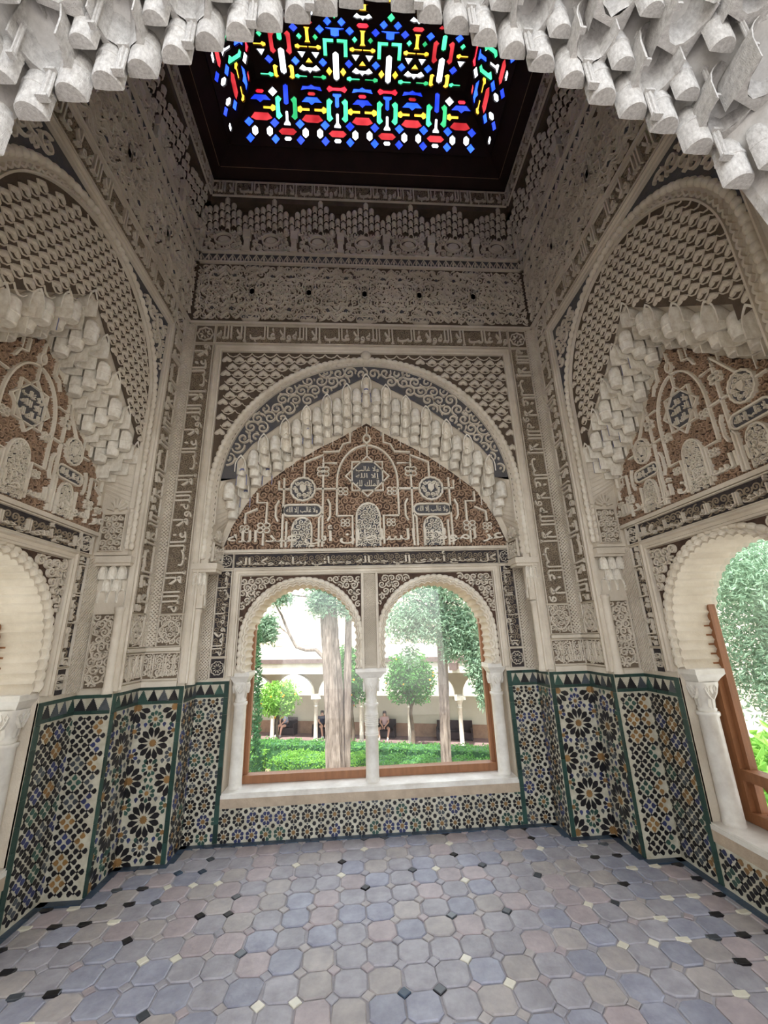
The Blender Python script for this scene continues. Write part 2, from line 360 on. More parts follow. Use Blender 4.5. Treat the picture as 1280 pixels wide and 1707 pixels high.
# ---------------------------------------------------------------- the room: three bays round a square floor
ZD, ZI, ZT = 1.16, 2.12, 6.9
HOODS = {}
def tilemesh(name, pts, m, h=.004, inset=.06):
    mb = MB(); prism(mb, ID, pts, 0, h, 0, inset); return mb.mesh(name, [m])
def petal(l, w): return [(0, 0), (w / 2, .55 * l), (w * .4, .82 * l), (0, l), (-w * .4, .82 * l), (-w / 2, .55 * l)]
def star(r, k, q=.6): return [(r * (1 if i % 2 == 0 else q) * cos(pi * i / k), r * (1 if i % 2 == 0 else q) * sin(pi * i / k)) for i in range(2 * k)]
TM = {}
def tm(kind, m):
    k = (kind, m.name)
    if k not in TM:
        P = {'big': petal(.078, .041), 'small': petal(.036, .027), 'gear': star(.029, 12, .75), 'dot': star(.017, 8, .75), 'cross': petal(.037, .034), 's8': petal(.031, .0265), 'dia': [(.008, 0), (0, .008), (-.008, 0), (0, -.008)]}[kind]
        TM[k] = tilemesh('tile', P, m)
    return TM[k]
def lay(parent, fr, kind, m, u, v, th, n=.004, mb=None):
    if mb is None: inst('tile', tm(kind, m), fr.mat(u, v, n, rot=th), parent)
    else:
        P = {'big': petal(.078, .041), 'small': petal(.036, .027), 'gear': star(.029, 12, .75), 'dot': star(.017, 8, .75), 'cross': petal(.037, .034), 's8': petal(.031, .0265), 'dia': [(.008, 0), (0, .008), (-.008, 0), (0, -.008)]}[kind]
        c, s = cos(th), sin(th)
        prism(mb, fr, [(u + x * c - z * s, v + x * s + z * c) for x, z in P], n, n + .004, mb.idx[m.name])
TMATS = [TB, TG, TU, TN, TS, TW]
def dado(fr, w, kind, parent, z0=0., z1=ZD, merlon=True, solo=True, edge=(0, 0), seed=1):
    R = random.Random(seed); mb = MB(); box(mb, fr, 0, w, z0, z1, -.01, .004)
    pan = mb.obj('tile_panel', GROUT, parent)
    st = None
    if not solo: st = MB(); st.idx = {m.name: i for i, m in enumerate(TMATS)}
    u0, u1 = edge[0], w - edge[1]; top = z1
    def strip(a, b, c, d, L, vert):
        n = max(1, round(((d - c) if vert else (b - a)) / L))
        for i in range(n):
            mb = MB()
            if vert: box(mb, fr, a, b, c + (d - c) * i / n + .001, c + (d - c) * (i + 1) / n - .001, .003, .011 + R.uniform(0, .003))
            else: box(mb, fr, a + (b - a) * i / n + .001, a + (b - a) * (i + 1) / n - .001, c, d, .003, .009 + R.uniform(0, .003))
            mb.obj('strip_tile', DGRN, pan)
    if merlon:
        strip(0, w, z1 - .022, z1, .12, 0); strip(0, w, z1 - .122, z1 - .1, .12, 0); top = z1 - .122
        k = max(1, round((u1 - u0) / .072)); q = (u1 - u0) / k
        key = ('merlon', round(q, 4))
        if key not in TM:
            P = []; m_ = 7
            for i in range(m_): x = q * .47 * (1 - i / m_); P += [(x, .076 * i / m_), (x, .076 * (i + 1) / m_)]
            TM[key] = [tilemesh('merlon_tile', P + [(-x, y) for x, y in reversed(P)], t, .004, 0) for t in (TB, TB, TG, TS)]
        for i in range(k): inst('merlon_tile', R.choice(TM[key]), fr.mat(u0 + (i + .5) * q, z1 - .1, .004), pan)
    for e, (a, b) in zip(edge, ((0, edge[0]), (w - edge[1], w))):
        if e: strip(a, b, z0 + .01, z1, .13, 1)
    ok = lambda x, y, m=.006: u0 + m < x < u1 - m and z0 + m < y < top - m
    if kind == 'star12':
        cx = (u0 + u1) / 2; hw = (u1 - u0) / 2; cz = z0 + .28
        nodes = [(cx + s * hw, cz + .49 * k + (.245 if s else 0), s) for k in range(-1, 3) for s in (0, -1, 1)]
        for x, z, s in nodes:
            if z0 < z < top: lay(pan, fr, 'gear', TN, min(max(x, u0 + .02), u1 - .02), z, 0, mb=st)
            for i in range(12):
                t = i * pi / 6 + pi / 12
                if ok(x + .11 * cos(t), z + .11 * sin(t), .003) and ok(x + .04 * cos(t), z + .04 * sin(t), .003): lay(pan, fr, 'big', TB, x + .036 * cos(t), z + .036 * sin(t), t - pi / 2, mb=st)
            for s2 in (-1, 1):
                zz = z + s2 * .163; c = R.choice((TG, TU, TS))
                if z0 + .02 < zz < top - .02: lay(pan, fr, 'dot', TN, min(max(x, u0 + .014), u1 - .014), zz, 0, mb=st)
                for i in range(10):
                    t = i * pi / 5 + pi / 10
                    if ok(x + .05 * cos(t), zz + .05 * sin(t)) and ok(x + .03 * cos(t), zz + .03 * sin(t)): lay(pan, fr, 'small', R.choice((c, c, TB)), x + .024 * cos(t), zz + .024 * sin(t), t - pi / 2, mb=st)
            for sx in (-1, 1):
                for dz, c in ((.122, TU), (0, TS)):
                    X, Z = x + sx * (.118 if dz else .135), z + dz
                    if ok(X, Z, .02): lay(pan, fr, 'small', R.choice((c, TG, TU)), X, Z - .017, R.choice((0, pi / 2)) * 0, mb=st)
                    X, Z = x + sx * .085, z - .122
                    if dz and ok(X, Z, .02): lay(pan, fr, 'small', R.choice((TU, TS)), X, Z - .017, 0, mb=st)
    elif kind == 'star8':
        p = .106
        for i in range(int((u1 - u0) / p) + 2):
            for j in range(int((top - z0) / p) + 2):
                x, z = u0 + .045 + i * p, z0 + .05 + j * p; c = R.choice((TB, TB, TB, TG, TU, TS))
                if ok(x, z): lay(pan, fr, 'dot', TN, x, z, 0, mb=st)
                for k in range(8):
                    t = k * pi / 4 + pi / 8
                    if ok(x + .04 * cos(t), z + .04 * sin(t)): lay(pan, fr, 's8', c if R.random() < .85 else TB, x + .0175 * cos(t), z + .0175 * sin(t), t - pi / 2, mb=st)
                x += p / 2; z += p / 2
                if ok(x, z): lay(pan, fr, 'dot', TB, x, z, 0, mb=st)
                for k in range(4):
                    t = k * pi / 2 + pi / 4; 
                x2 = x - p / 2
                if ok(x2, z, .014): lay(pan, fr, 'dia', TS, x2, z, 0, mb=st)
    elif kind == 'cross4':
        p = .108
        for i in range(int((u1 - u0) / p) + 2):
            for j in range(int((top - z0) / p) + 2):
                for hx in (0, 1):
                    x, z = u0 + .03 + (i + .5 * hx) * p, z0 + .04 + (j + .5 * hx) * p
                    c = TB if hx == 0 else R.choice((TU, TG, TN, TS, TB))
                    for k in range(4):
                        t = k * pi / 2
                        if ok(x + .05 * cos(t), z + .05 * sin(t), .001) and ok(x + .018 * cos(t), z + .018 * sin(t), .001): lay(pan, fr, 'cross', c, x + .048 * cos(t), z + .048 * sin(t), t + pi / 2, mb=st)
                        if k < 2 and ok(x + .054 * cos(t), z + .054 * sin(t), .01): lay(pan, fr, 'dia', TB, x + .054 * cos(t), z + .054 * sin(t), 0, mb=st)
    if st and st.v: st.obj('mosaic', TMATS, pan, kind='stuff')
    return pan

def lobed(path, pitch, amp, per=7):
    L = sum(hypot(b[0] - a[0], b[1] - a[1]) for a, b in zip(path, path[1:])); k = max(1, round(L / pitch)); P = resample(path, k * per + 1); out = []
    for i, p in enumerate(P):
        a, b = P[max(0, i - 1)], P[min(len(P) - 1, i + 1)]; l = hypot(b[0] - a[0], b[1] - a[1]) or 1
        e = amp * abs(sin(pi * i / per)); out.append((p[0] - (b[1] - a[1]) / l * e, p[1] + (b[0] - a[0]) / l * e))
    return out
def beads(mb, fr, path, width, pitch, n, mat=0, per=6):        # scalloped rope moulding
    L = sum(hypot(b[0] - a[0], b[1] - a[1]) for a, b in zip(path, path[1:])); k = max(1, round(L / pitch)); P = resample(path, k * per + 1); vs = []; m = 6
    for i, p in enumerate(P):
        a, b = P[max(0, i - 1)], P[min(len(P) - 1, i + 1)]; l = hypot(b[0] - a[0], b[1] - a[1]) or 1; nx, ny = -(b[1] - a[1]) / l, (b[0] - a[0]) / l
        e = .62 + .38 * abs(sin(pi * i / per)) ** .7
        vs += [fr.p(p[0] + nx * width / 2 * e * cos(pi * q / m), p[1] + ny * width / 2 * e * cos(pi * q / m), n + width * .55 * e * sin(pi * q / m)) for q in range(m + 1)]
    mb.add(vs, [(i * (m + 1) + q, i * (m + 1) + q + 1, (i + 1) * (m + 1) + q + 1, (i + 1) * (m + 1) + q) for i in range(len(P) - 1) for q in range(m)], mat)
def arch_path(c, r, zc, z0, n=28): return [(c - r, z0)] + arc(c, zc, r, pi, 0, n) + [(c + r, z0)]
HEART = None
def heart_mesh():
    mb = MB(); P = []
    for i in range(16):
        t = 2 * pi * i / 16; P.append((.5 * sin(t) ** 3 * 1.05, .42 * (cos(t) - .38 * cos(2 * t) - .15 * cos(3 * t)) - .02))
    P = [(x, -z) for x, z in P]; k = len(P)
    mb.add([(x, .02, z) for x, z in P] + [(x * .78, -.12, z * .78) for x, z in P] + [(0, -.2, .05)], [(i, (i + 1) % k, k + (i + 1) % k, k + i) for i in range(k)] + [(k + i, k + (i + 1) % k, 2 * k) for i in range(k)])
    return mb.mesh('scale_leaf', [STUC])
HEART = heart_mesh()
def bulb_mesh():
    mb = MB(); n = 8; rows = []
    for t, r in ((0, .3), (.08, .46), (.3, .4), (.42, .5), (.7, .5), (.88, .34), (1, .02)): rows.append([(-r * cos(pi * i / n), -r * 1.2 * sin(pi * i / n), t) for i in range(n + 1)])
    for a, b in zip(rows, rows[1:]): mb.add(a + b, [(i, i + 1, n + 2 + i, n + 1 + i) for i in range(n)])
    return mb.mesh('cornice_bulb', [STUC], True)
BULB = bulb_mesh()
def finger_mesh(m):
    mb = MB(); n = 10; rows = []
    for t, r in ((0, .8), (.04, .92), (.3, .96), (.32, 1.02), (.37, 1.02), (.39, .96), (.62, .96), (.8, .82), (.92, .55), (1, .05)): rows.append([(-.5 * r * cos(pi * i / n), -.55 * r * sin(pi * i / n) + .25, t) for i in range(n + 1)])
    for a, b in zip(rows, rows[1:]): mb.add(a + b, [(i, i + 1, n + 2 + i, n + 1 + i) for i in range(n)])
    mb.add(rows[0] + [(0, .8, 0)], [(i, i + 1, n + 1) for i in range(n)])
    return mb.mesh('muqarnas_cell', [m], True)
def hearts(fr, parent, mb, pred, u0, u1, v0, v1, du, dv, n, s):
    j = 0; v = v0
    while v < v1:
        u = u0 + (j % 2) * du / 2
        while u < u1:
            if pred(u, v): inst('scale_leaf', HEART, fr.mat(u, v, n, s, s * 1.1, s * .85, random.uniform(-.06, .06)), parent)
            if pred(u - du / 2, v - dv * .25) : ribbon(mb, fr, [(u - du * .5, v - dv * .1), (u - du * .3, v - dv * .45), (u, v - dv * .62), (u + du * .3, v - dv * .45), (u + du * .5, v - dv * .1)], du * .09, n - .004, n + du * .06)
            u += du
        v += dv; j += 1
def gear(c, z, r, k=8): return [(c + r * (1 + .08 * cos(k * q)) * cos(q), z + r * (1 + .08 * cos(k * q)) * sin(q)) for q in [2 * pi * i / (k * 4) for i in range(k * 4)]]
def knot(mb, fr, x, z, r, n0, n1):
    for dx, dz in ((1, 1), (1, -1), (-1, 1), (-1, -1)): ribbon(mb, fr, [(x + dx * r * .55 + r * .5 * cos(q), z + dz * r * .45 + r * .42 * sin(q)) for q in [2 * pi * i / 8 for i in range(8)]], r * .3, n0, n1, 0, True)

def tympanum(fr, wall, T, n, kx, ky, tpoly):
    X = lambda x, z: (x * kx, 2.29 + (z - 2.29) * ky); g, d, mb, vb = MB(), MB(), MB(), MB()
    plate(g, fr, tpoly, (), n, n + .004)
    k = min(kx, ky); ins = lambda x, y: inside(x, y, tpoly)
    vines(vb, fr, ins, tpoly[0][0], -tpoly[0][0], 2.30, 3.65, .075 * k, .017 * k, n + .003, n + .016, 11)
    w, h = .027 * k, n + .034; B = lambda pts, ww=w, cl=False: ribbon(mb, fr, [X(*p) for p in pts], ww, n, h, 0, cl)
    sq = [(.152, .152), (-.152, .152), (-.152, -.152), (.152, -.152)]
    zs = 3.01
    prism(d, fr, [X(.16 * cos(q), zs + .16 * sin(q)) for q in [pi / 8 + pi / 4 * i for i in range(8)]], n, n + .02)
    B([(x, zs + z) for x, z in sq], w, True); B([(.215 * cos(pi / 2 * i), zs + .215 * sin(pi / 2 * i)) for i in range(4)], w, True)
    for i, s in enumerate(('ولا غالب', 'إلا الله', 'الملك لله')):
        a, b = X(-.115, zs + .04 - .075 * i), X(.115, zs + .105 - .075 * i); text(mb, fr, s, a[0], b[0], a[1], b[1], n + .018, n + .032, stretch=1.6)
    B([(-.3, 2.60), (-.3, 2.95)] + [(.3 * -cos(q), 2.95 + .395 * sin(q)) for q in [pi * i / 24 for i in range(1, 24)]] + [(.3, 2.95), (.3, 2.60)])
    B([(.035 * cos(q), 3.42 + .045 * sin(q)) for q in [2 * pi * i / 10 for i in range(10)]], w, True); B([(0, 3.46), (0, 3.56)], w * .7); B([(0, 3.23), (0, 3.37)], w * .7)
    # central and side niches
    for c, hw, zt in ((0, .112, 2.725), (-.628, .09, 2.585), (.628, .09, 2.585)):
        path = [(c - hw, 2.30), (c - hw, zt - hw * 1.2)] + [(c - hw * cos(q), zt - hw * 1.2 + hw * 1.2 * sin(q)) for q in [pi * i / 12 for i in range(1, 12)]] + [(c + hw, zt - hw * 1.2), (c + hw, 2.30)]
        P = [X(*p) for p in path]; prism(d, fr, P, n, n + .02); B(path)
        vines(mb, fr, lambda x, y: inside(x, y, P), P[0][0], P[-1][0], P[0][1], X(0, zt)[1], .055 * k, .011 * k, n + .018, n + .034, 5)
    for s in (-1, 1):
        m = [(s * .63 + .117 * (1 + .03 * cos(16 * q)) * cos(q), 2.877 + .117 * (1 + .03 * cos(16 * q)) * sin(q)) for q in [2 * pi * i / 48 for i in range(48)]]
        prism(d, fr, [X(*p) for p in m], n, n + .02); B(m, w, True)
        mp = [X(s * .63 + .1 * cos(2 * pi * i / 16), 2.877 + .1 * sin(2 * pi * i / 16)) for i in range(16)]
        vines(mb, fr, lambda x, y: inside(x, y, mp) and hypot((x - X(s * .63, 0)[0]) / k, (y - X(0, 2.877)[1]) / k) > .045, mp[8][0], mp[0][0], mp[12][1], mp[4][1], .045 * k, .013 * k, n + .018, n + .032, 6)
        prism(mb, fr, [X(s * .63 + x, 2.877 + z) for x, z in ((-.03, .04), (.03, .04), (.03, -.005), (0, -.04), (-.03, -.005))], n, n + .036)
        c = [(x, z) for x, z in stadium(s * .632, 2.66, .185, .055)]
        prism(d, fr, [X(*p) for p in c], n, n + .02); B(c, w, True)
        a, b = X(s * .632 - .15, 2.625), X(s * .632 + .15, 2.695); text(mb, fr, MOTTO, min(a[0], b[0]), max(a[0], b[0]), a[1], b[1], n + .018, n + .032, stretch=1.8)
        for L in ([(.436, 2.30), (.436, 3.15), (.30, 3.15)], [(.47, 2.30), (.47, 2.58), (.436, 2.62)], [(.812, 2.30), (.812, 2.99)], [(.775, 2.30), (.775, 2.55)], [(.30, 2.6), (.15, 2.6), (.15, 2.32)], [(.30, 2.877), (.51, 2.877)], [(.75, 2.877), (.86, 2.877), (.86, 2.96)],
                  [(.965, 2.54), (.965, 2.74), (1.06, 2.74), (1.06, 2.84)], [(1.16, 2.53), (1.16, 2.63), (1.05, 2.68)], [(.985, 2.44), (.985, 2.32)], [(.855, 2.55), (.88, 2.6), (.88, 2.70), (.855, 2.76)], [(.39, 2.55), (.365, 2.6), (.365, 2.72), (.39, 2.77)],
                  [(.436, 3.16), (.436, 3.24), (.62, 3.16), (.62, 3.0)], [(.17, 3.49), (.17, 3.38), (.24, 3.36), (.28, 3.28), (.44, 3.27)]):
            L = [p for p in L if ins(X(s * p[0], 0)[0] * .97, X(0, p[1])[1] + .01)]
            if len(L) > 1: B([(s * x, z) for x, z in L])
        for x, z, r in ((.436, 3.06, .055), (.985, 2.49, .055), (1.16, 2.48, .04), (.24, 2.85, .045), (.22, 2.53, .04)):
            p = X(s * x, z)
            if ins(p[0] * 1.04, p[1] + .03): knot(mb, fr, p[0], p[1], r * k, n, h)
    zb = tpoly[0][1]; e = -tpoly[0][0] * .94
    text(mb, fr, KUFIC, -e, e, zb + .012, zb + .2 * ky + .02, n + .012, h + .004, stretch=1.5)
    g.obj('tympanum_ground', BROWN, wall); vb.obj('vine_relief', GRNDV, wall, kind='stuff'); d.obj('painted_ground', SLATE, wall, kind='stuff'); mb.obj('strapwork_relief', STUCW2, wall, kind='stuff')
STUCW2 = mat('stucco_light', S(224, 216, 200), .88, .1, 4, .3, 80, c2=S(200, 188, 168))
GRNDV = mat('relief_brown', S(166, 138, 114), .95, .3, 10, .4, 80)

def bay(B):
    fr, W, a, dn, F, T, side = B['fr'], B['W'], B['a'], B['dn'], B['F'], B['T'], B['side']
    mb = MB(); Fm, Tm = mirror(F), mirror(T)
    plate(mb, fr, [(-W - .25, 0), (-a, 0), (-a, ZI)] + [(x, z + (.035 if z > 2.7 else 0)) for x, z in Fm] + [(a, ZI), (a, 0), (W + .25, 0), (W + .25, ZT), (-W - .25, ZT)], (), -dn, 0, back=True)
    wall = mb.obj(B['name'], STUC, None, kind='structure')
    # window wall at the back of the niche
    mb = MB(); n = -dn; hl = B['hl']; arches = B['arches']; path = []
    for c in arches: path += lobed(arch_path(c, B['r'], B['zc'], 1.22), .06, .016)
    plate(mb, fr, [(-a - .2, 1.22)] + path + [(a + .2, 1.22), (a + .2, 3.78), (-a - .2, 3.78)], (), n - .32, n, back=True)
    for s in (-1, 1): box(mb, fr, min(s * hl, s * (a + .2)), max(s * hl, s * (a + .2)), 0, 1.22, n - .32, n)
    box(mb, fr, -hl, hl, 0, .30, n - .32, n)
    mb.obj('window_wall', STUC, wall)
    # muqarnas vault between the outlines
    A_, T_ = resample(Fm, 97), resample(Tm, 97); mb = MB()
    mb.add([fr.p(x, z + (.035 if z > 2.7 else 0), 0) for x, z in A_] + [fr.p(x, z + (B['ch'] * .85 if z > 2.3 else 0), n) for x, z in T_], [(i, i + 1, 98 + i, 97 + i) for i in range(96)])
    mb.obj('vault_surface', STUC, wall)
    zf, zt = zint(F[1:]), zint(T[1:]); w, h, K = B['cw'], B['ch'], B['K']
    if not HOODS:
        HOODS['p'] = hood('muqarnas_cell', 1, 1, 1, [STUCW], .5, rim=.84); HOODS['r'] = hood('muqarnas_cell', 1, 1, 1, [STUCW], 1, wall=.85); HOODS['b'] = hood('muqarnas_cell', 1, 1, 1, [STUCW, BLUEP], 1, rim=.84); HOODS['v'] = finger_mesh(STUCW); HOODS['k'] = hood('muqarnas_cell', 1, 1, 1, [STUCW], .5, ribs=2, n=8)
    J = int(B['mu'] / w); R = random.Random(3)
    for j in range(-J, J + 1):
        for k in range(K + 1):
            fcn = (k - .5 * (j % 2)) / (K - 1)
            if fcn < -.01 or fcn > 1.01: continue
            u = j * w; z0 = zt(u) + (zf(u) - h - zt(u)) * fcn; q = 'p' if fcn > .85 else 'v' if j % 2 else R.choice('rrrppkkb')
            inst('muqarnas_cell', HOODS[q], fr.mat(u, z0 + (.03 if fcn > .85 else -.035 if fcn < .15 else -.01), n + dn * fcn + (.008 if fcn > .85 else .02), w * 1.02, .11, h * R.uniform(.95, 1.08)), wall)
    # relief on the niche back
    mb, gb, db, wb = MB(), MB(), MB(), MB()
    fi, fo = B['fi'], B['fo']
    am = MB()
    for i, c in enumerate(arches):
        P = arch_path(c, B['r'] + .012, B['zc'], 1.235)
        sweep(mb, fr, lobed(P, .06, .014), [(0, n), (.004, n + .022), (.016, n + .03), (.026, n + .012), (.03, n + .008), (.04, n + .03), (.05, n + .034), (.06, n + .02), (.062, n)]) if False else sweep(am, fr, lobed(P, .06, .016), [(0, n), (.004, n + .026), (.014, n + .034), (.022, n + .014), (.03, n + .012)]); beads(am, fr, arch_path(c, B['r'] + .062, B['zc'], 1.235), .046, .055, n)
    box(gb, fr, -fi, fi, 1.24, 2.045, n, n + .004) if False else None
    am.obj('arch_moulding', STUCW2, wall); ro = B['r'] + .09
    def sp(x, y):
        if not (1.25 < y < 2.035 and abs(x) < fi - .012): return False
        if len(arches) > 1 and abs(x) < .085: return False
        c = min(arches, key=lambda q: abs(q - x))
        return (hypot(x - c, y - B['zc']) > ro) if y > B['zc'] else abs(x - c) > ro
    hs = [(fi - .01, 1.25)]
    for i in range(len(arches)):
        c = arches[i]
        lo = -fi + .008 if i == 0 else .08; hi = fi - .008 if i == len(arches) - 1 else -.08
        ap = arch_path(c, ro - .012, B['zc'], 1.25); ap = [(min(max(x, lo), hi), z) for x, z in ap]
        plate(gb, fr, [(lo, 1.25)] + ap + [(hi, 1.25), (hi, 2.04), (lo, 2.04)], (), n, n + .004)
    vines(mb, fr, sp, -fi, fi, 1.27, 2.05, .064, .015, n + .003, n + .024, 21)
    prof = [(0, n), (0, n + .03), (.012, n + .036), (.02, n + .022), (.04, n + .022), (.048, n + .036), (.062, n + .03), (.064, n)]
    sweep(mb, fr, [(fi, 1.2), (fi, 2.045), (-fi, 2.045), (-fi, 1.2)][::-1], prof)
    if len(arches) > 1:
        for x in (-.075, .055): box(mb, fr, x, x + .02, 1.22, 2.045, n, n + .03)
        weave(mb, fr, -.05, .05, 1.24, 2.04, .018, .006, n, n + .012)
    v0, v1 = B['vi']
    for s in (-1, 1):
        lo, hi = (v0, v1) if s > 0 else (-v1, -v0)
        band_text(mb, db, fr, POEM[:21] if s > 0 else POEM[22:], lo, hi, 1.36, 2.09, n, rot=-s, stretch=3, seed=31)
        box(db, fr, lo, hi, 1.185, 1.345, n, n + .003); rosette(mb, fr, (lo + hi) / 2, 1.265, min(.055, (hi - lo) * .42), n, n + .02, 10); ribbon(mb, fr, [(lo, 1.185), (hi, 1.185), (hi, 1.345), (lo, 1.345)], .012, n, n + .02, 0, True)
        lo, hi = (v1 + .015, a) if s > 0 else (-a, -v1 - .015); box(wb, fr, lo, hi, 1.18, 2.1, n, n + .002); weave(mb, fr, lo, hi, 1.18, 2.1, .026, .011, n + .002, n + .012)
        hb = 2.115
        c = s * (v0 + v1) / 2; box(db, fr, c - .065, c + .065, hb, hb + .135, n, n + .003); rosette(mb, fr, c, hb + .068, .05, n, n + .02, 8); ribbon(mb, fr, [(c - .065, hb), (c + .065, hb), (c + .065, hb + .135), (c - .065, hb + .135)], .012, n, n + .02, 0, True)
    e = (v0 + v1) / 2 - .075
    band_text(mb, db, fr, POEM, -e, e, 2.115, 2.25, n, 0, 1, stretch=3, seed=33)
    box(mb, fr, -a, a, 2.258, 2.285, n, n + .028)
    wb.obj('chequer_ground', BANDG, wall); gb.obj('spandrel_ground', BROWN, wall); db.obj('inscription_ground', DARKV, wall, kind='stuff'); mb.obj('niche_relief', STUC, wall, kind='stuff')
    tympanum(fr, wall, T, n, B['kx'], B['ky'], [(x, max(z, 2.288)) for x, z in mirror([(p[0] - .012, p[1]) for p in T[:-1]] + [(0, T[-1][1])])])
    # reveals of the niche
    for s in (-1, 1):
        rf = Fr(fr.p(a, 0, -dn), fr.N, -fr.U) if s > 0 else Fr(fr.p(-a, 0, 0), -fr.N, fr.U)
        mb, db = MB(), MB()
        if side:
            x0, x1 = (.03, dn - .05) if s > 0 else (.05, dn - .03)
            box(db, rf, x0, x1, 1.2, 1.7, 0, .003); vines(mb, rf, lambda x, y: x0 < x < x1 and 1.21 < y < 1.69, x0, x1, 1.21, 1.7, .06, .012, .002, .013, 41)
            for zc in (1.29, 1.45, 1.6): ribbon(mb, rf, gear((x0 + x1) / 2, zc, .06), .012, 0, .017, 0, True)
            ribbon(mb, rf, [(x0, 1.2), (x1, 1.2), (x1, 1.7), (x0, 1.7)], .012, 0, .018, 0, True)
            for r_ in range(3):
                for q in range(3 - r_ % 2): inst('muqarnas_cell', HOODS['r'], rf.mat(.05 + .068 * (q + .5 * (r_ % 2)) + .01, 1.78 + r_ * .085, .012 + .016 * r_, .066, .03, .1), wall)
            box(mb, rf, -.005, dn + .02, 2.045, 2.065, 0, .07); box(mb, rf, -.005, dn + .03, 2.065, 2.115, 0, .085)
        else:
            x0, x1 = (.005, dn - .06) if s > 0 else (.06, dn - .005); box(db, rf, x0, x1, 1.18, 2.1, 0, .002); weave(mb, rf, x0, x1, 1.18, 2.1, .026, .011, .002, .012)
        # carved panel and shell on the jamb above the impost
        q0, q1 = (fr.p(s * (T[1][0] - .008), 0, -dn), fr.p(s * (F[0][0] - .004), 0, 0)); q0, q1 = (q0, q1) if s > 0 else (q1, q0); A = q1 - q0; wj = A.length; A = A / wj; jf = Pl(q0, A, (0, 0, 1), A.cross(Vector((0, 0, 1))) * 1)
        if jf.C.dot(fr.U) * s > 0: jf.C = -jf.C
        zj = T[1][1] - .02; box(db, jf, .03, wj - .04, 2.15, zj, .002, .006); vines(mb, jf, lambda x, y: .035 < x < wj - .045 and 2.155 < y < zj - .01, .03, wj, 2.16, zj, .055, .012, .005, .022, 43)
        ribbon(mb, jf, [(.03, 2.15), (wj - .04, 2.15), (wj - .04, zj), (.03, zj)], .014, 0, .024, 0, True)
        for q in range(7): a_ = pi * (q + .5) / 7; ribbon(mb, jf, [(wj / 2 + .02 * cos(a_), zj + .03 + .02 * sin(a_)), (wj / 2 + .075 * cos(a_), zj + .03 + .1 * sin(a_))], .02, 0, .022)
        db.obj('inscription_ground', BANDG, wall, kind='stuff') if db.v else None
        mb.obj('reveal_relief', STUC, wall, kind='stuff')
        dado(rf, dn, 'cross4' if side else 'star8', wall, solo=side and s == B['far'], seed=5 + s) if (not side or s == B['far']) else None
        # colonnette, capital and impost at the front corner of the opening
        cu = s * (a - .035)
        mb = MB(); lathe(mb, [(.036, 1.165), (.036, 1.2), (.03, 1.21), (.03, 1.71), (.036, 1.72), (.036, 1.745)], (0, 0, 0), 12)
        o = mb.obj('colonnette', STUC, wall, True); o.matrix_local = fr.mat(cu, 0, -.02)
        if not side:
            for r_ in range(3):
                for q in (-1, 0, 1): inst('muqarnas_cell', HOODS['r'], fr.mat(cu - s * .01 + q * .038, 1.77 + r_ * .09, .0 + .016 * r_, .04, .03, .1), o).matrix_local = Matrix.Translation((q * .036 - s * .01, -.03 - .014 * r_, 1.77 + r_ * .085)) @ Matrix.Diagonal((.038, .03, .1, 1))
            mb = MB(); box(mb, fr, cu - .045, cu + .045, 1.75, 2.05, -.06, .012); lo, hi = sorted((s * (a + .02), s * (a - .17))); box(mb, fr, lo, hi, 2.045, 2.07, -.12, .03); box(mb, fr, lo - .01, hi + .01, 2.07, 2.12, -.14, .045)
            mb.obj('impost', STUC, wall)
    # rope arch, frame, spandrels on the main wall
    mb, gb, db = MB(), MB(), MB()
    R_, rz, jb = B['R'], B['rz'], B['jb']
    rp = [(-R_, jb)] + arc(0, rz, R_, pi, 0, 60) + [(R_, jb)]
    rb = MB(); beads(rb, fr, resample(rp, 200), .055, .06, .0); rb.obj('rope_moulding', STUCW2, wall, True)
    rp2 = [(-R_ + .05, jb)] + arc(0, rz, R_ - .05, pi, 0, 60) + [(R_ - .05, jb)]
    ribbon(mb, fr, lobed(rp2, .055, -.014), .02, 0, .02)
    rp3 = [(-R_ + .078, jb + .3)] + arc(0, rz, R_ - .078, pi, 0, 60) + [(R_ - .078, jb + .3)]
    ribbon(mb, fr, rp3, .016, 0, .028)
    ai, zt_ = B['ai'], 4.265
    prof = [(0, 0), (0, .03), (.012, .035), (.02, .02), (.05, .02), (.058, .035), (.072, .03), (.074, 0)]
    sweep(mb, fr, [(ai, 1.18), (ai, zt_), (-ai, zt_), (-ai, 1.18)][::-1], prof)
    ring = [(-R_ + .09, rz)] + arc(0, rz, R_ - .09, pi, 0, 60) + [(R_ - .09, rz)]
    zF = zint(F); lowz = B['ringz']
    rpred = lambda x, y: y > lowz and hypot(x, max(0, y - rz)) < R_ - .1 and y > zF(x) + .02 and abs(x) < R_ - .1
    spred = lambda x, y: abs(x) < ai - .02 and lowz < y < zt_ - .02 and (hypot(x, y - rz) > R_ + .05 if y > rz else abs(x) > R_ + .04)
    inner = [p for p in Fm if p[1] >= lowz]
    rpoly = [(inner[0][0], lowz), (-R_ + .085, lowz)] + arc(0, rz, R_ - .085, pi, 0, 40) + [(R_ - .085, lowz), (inner[-1][0], lowz)] + inner[::-1]
    spoly = [(-ai, rz), (-R_, rz)] + arc(0, rz, R_, pi, 0, 40)[1:-1] + [(R_, rz), (ai, rz), (ai, zt_), (-ai, zt_)]
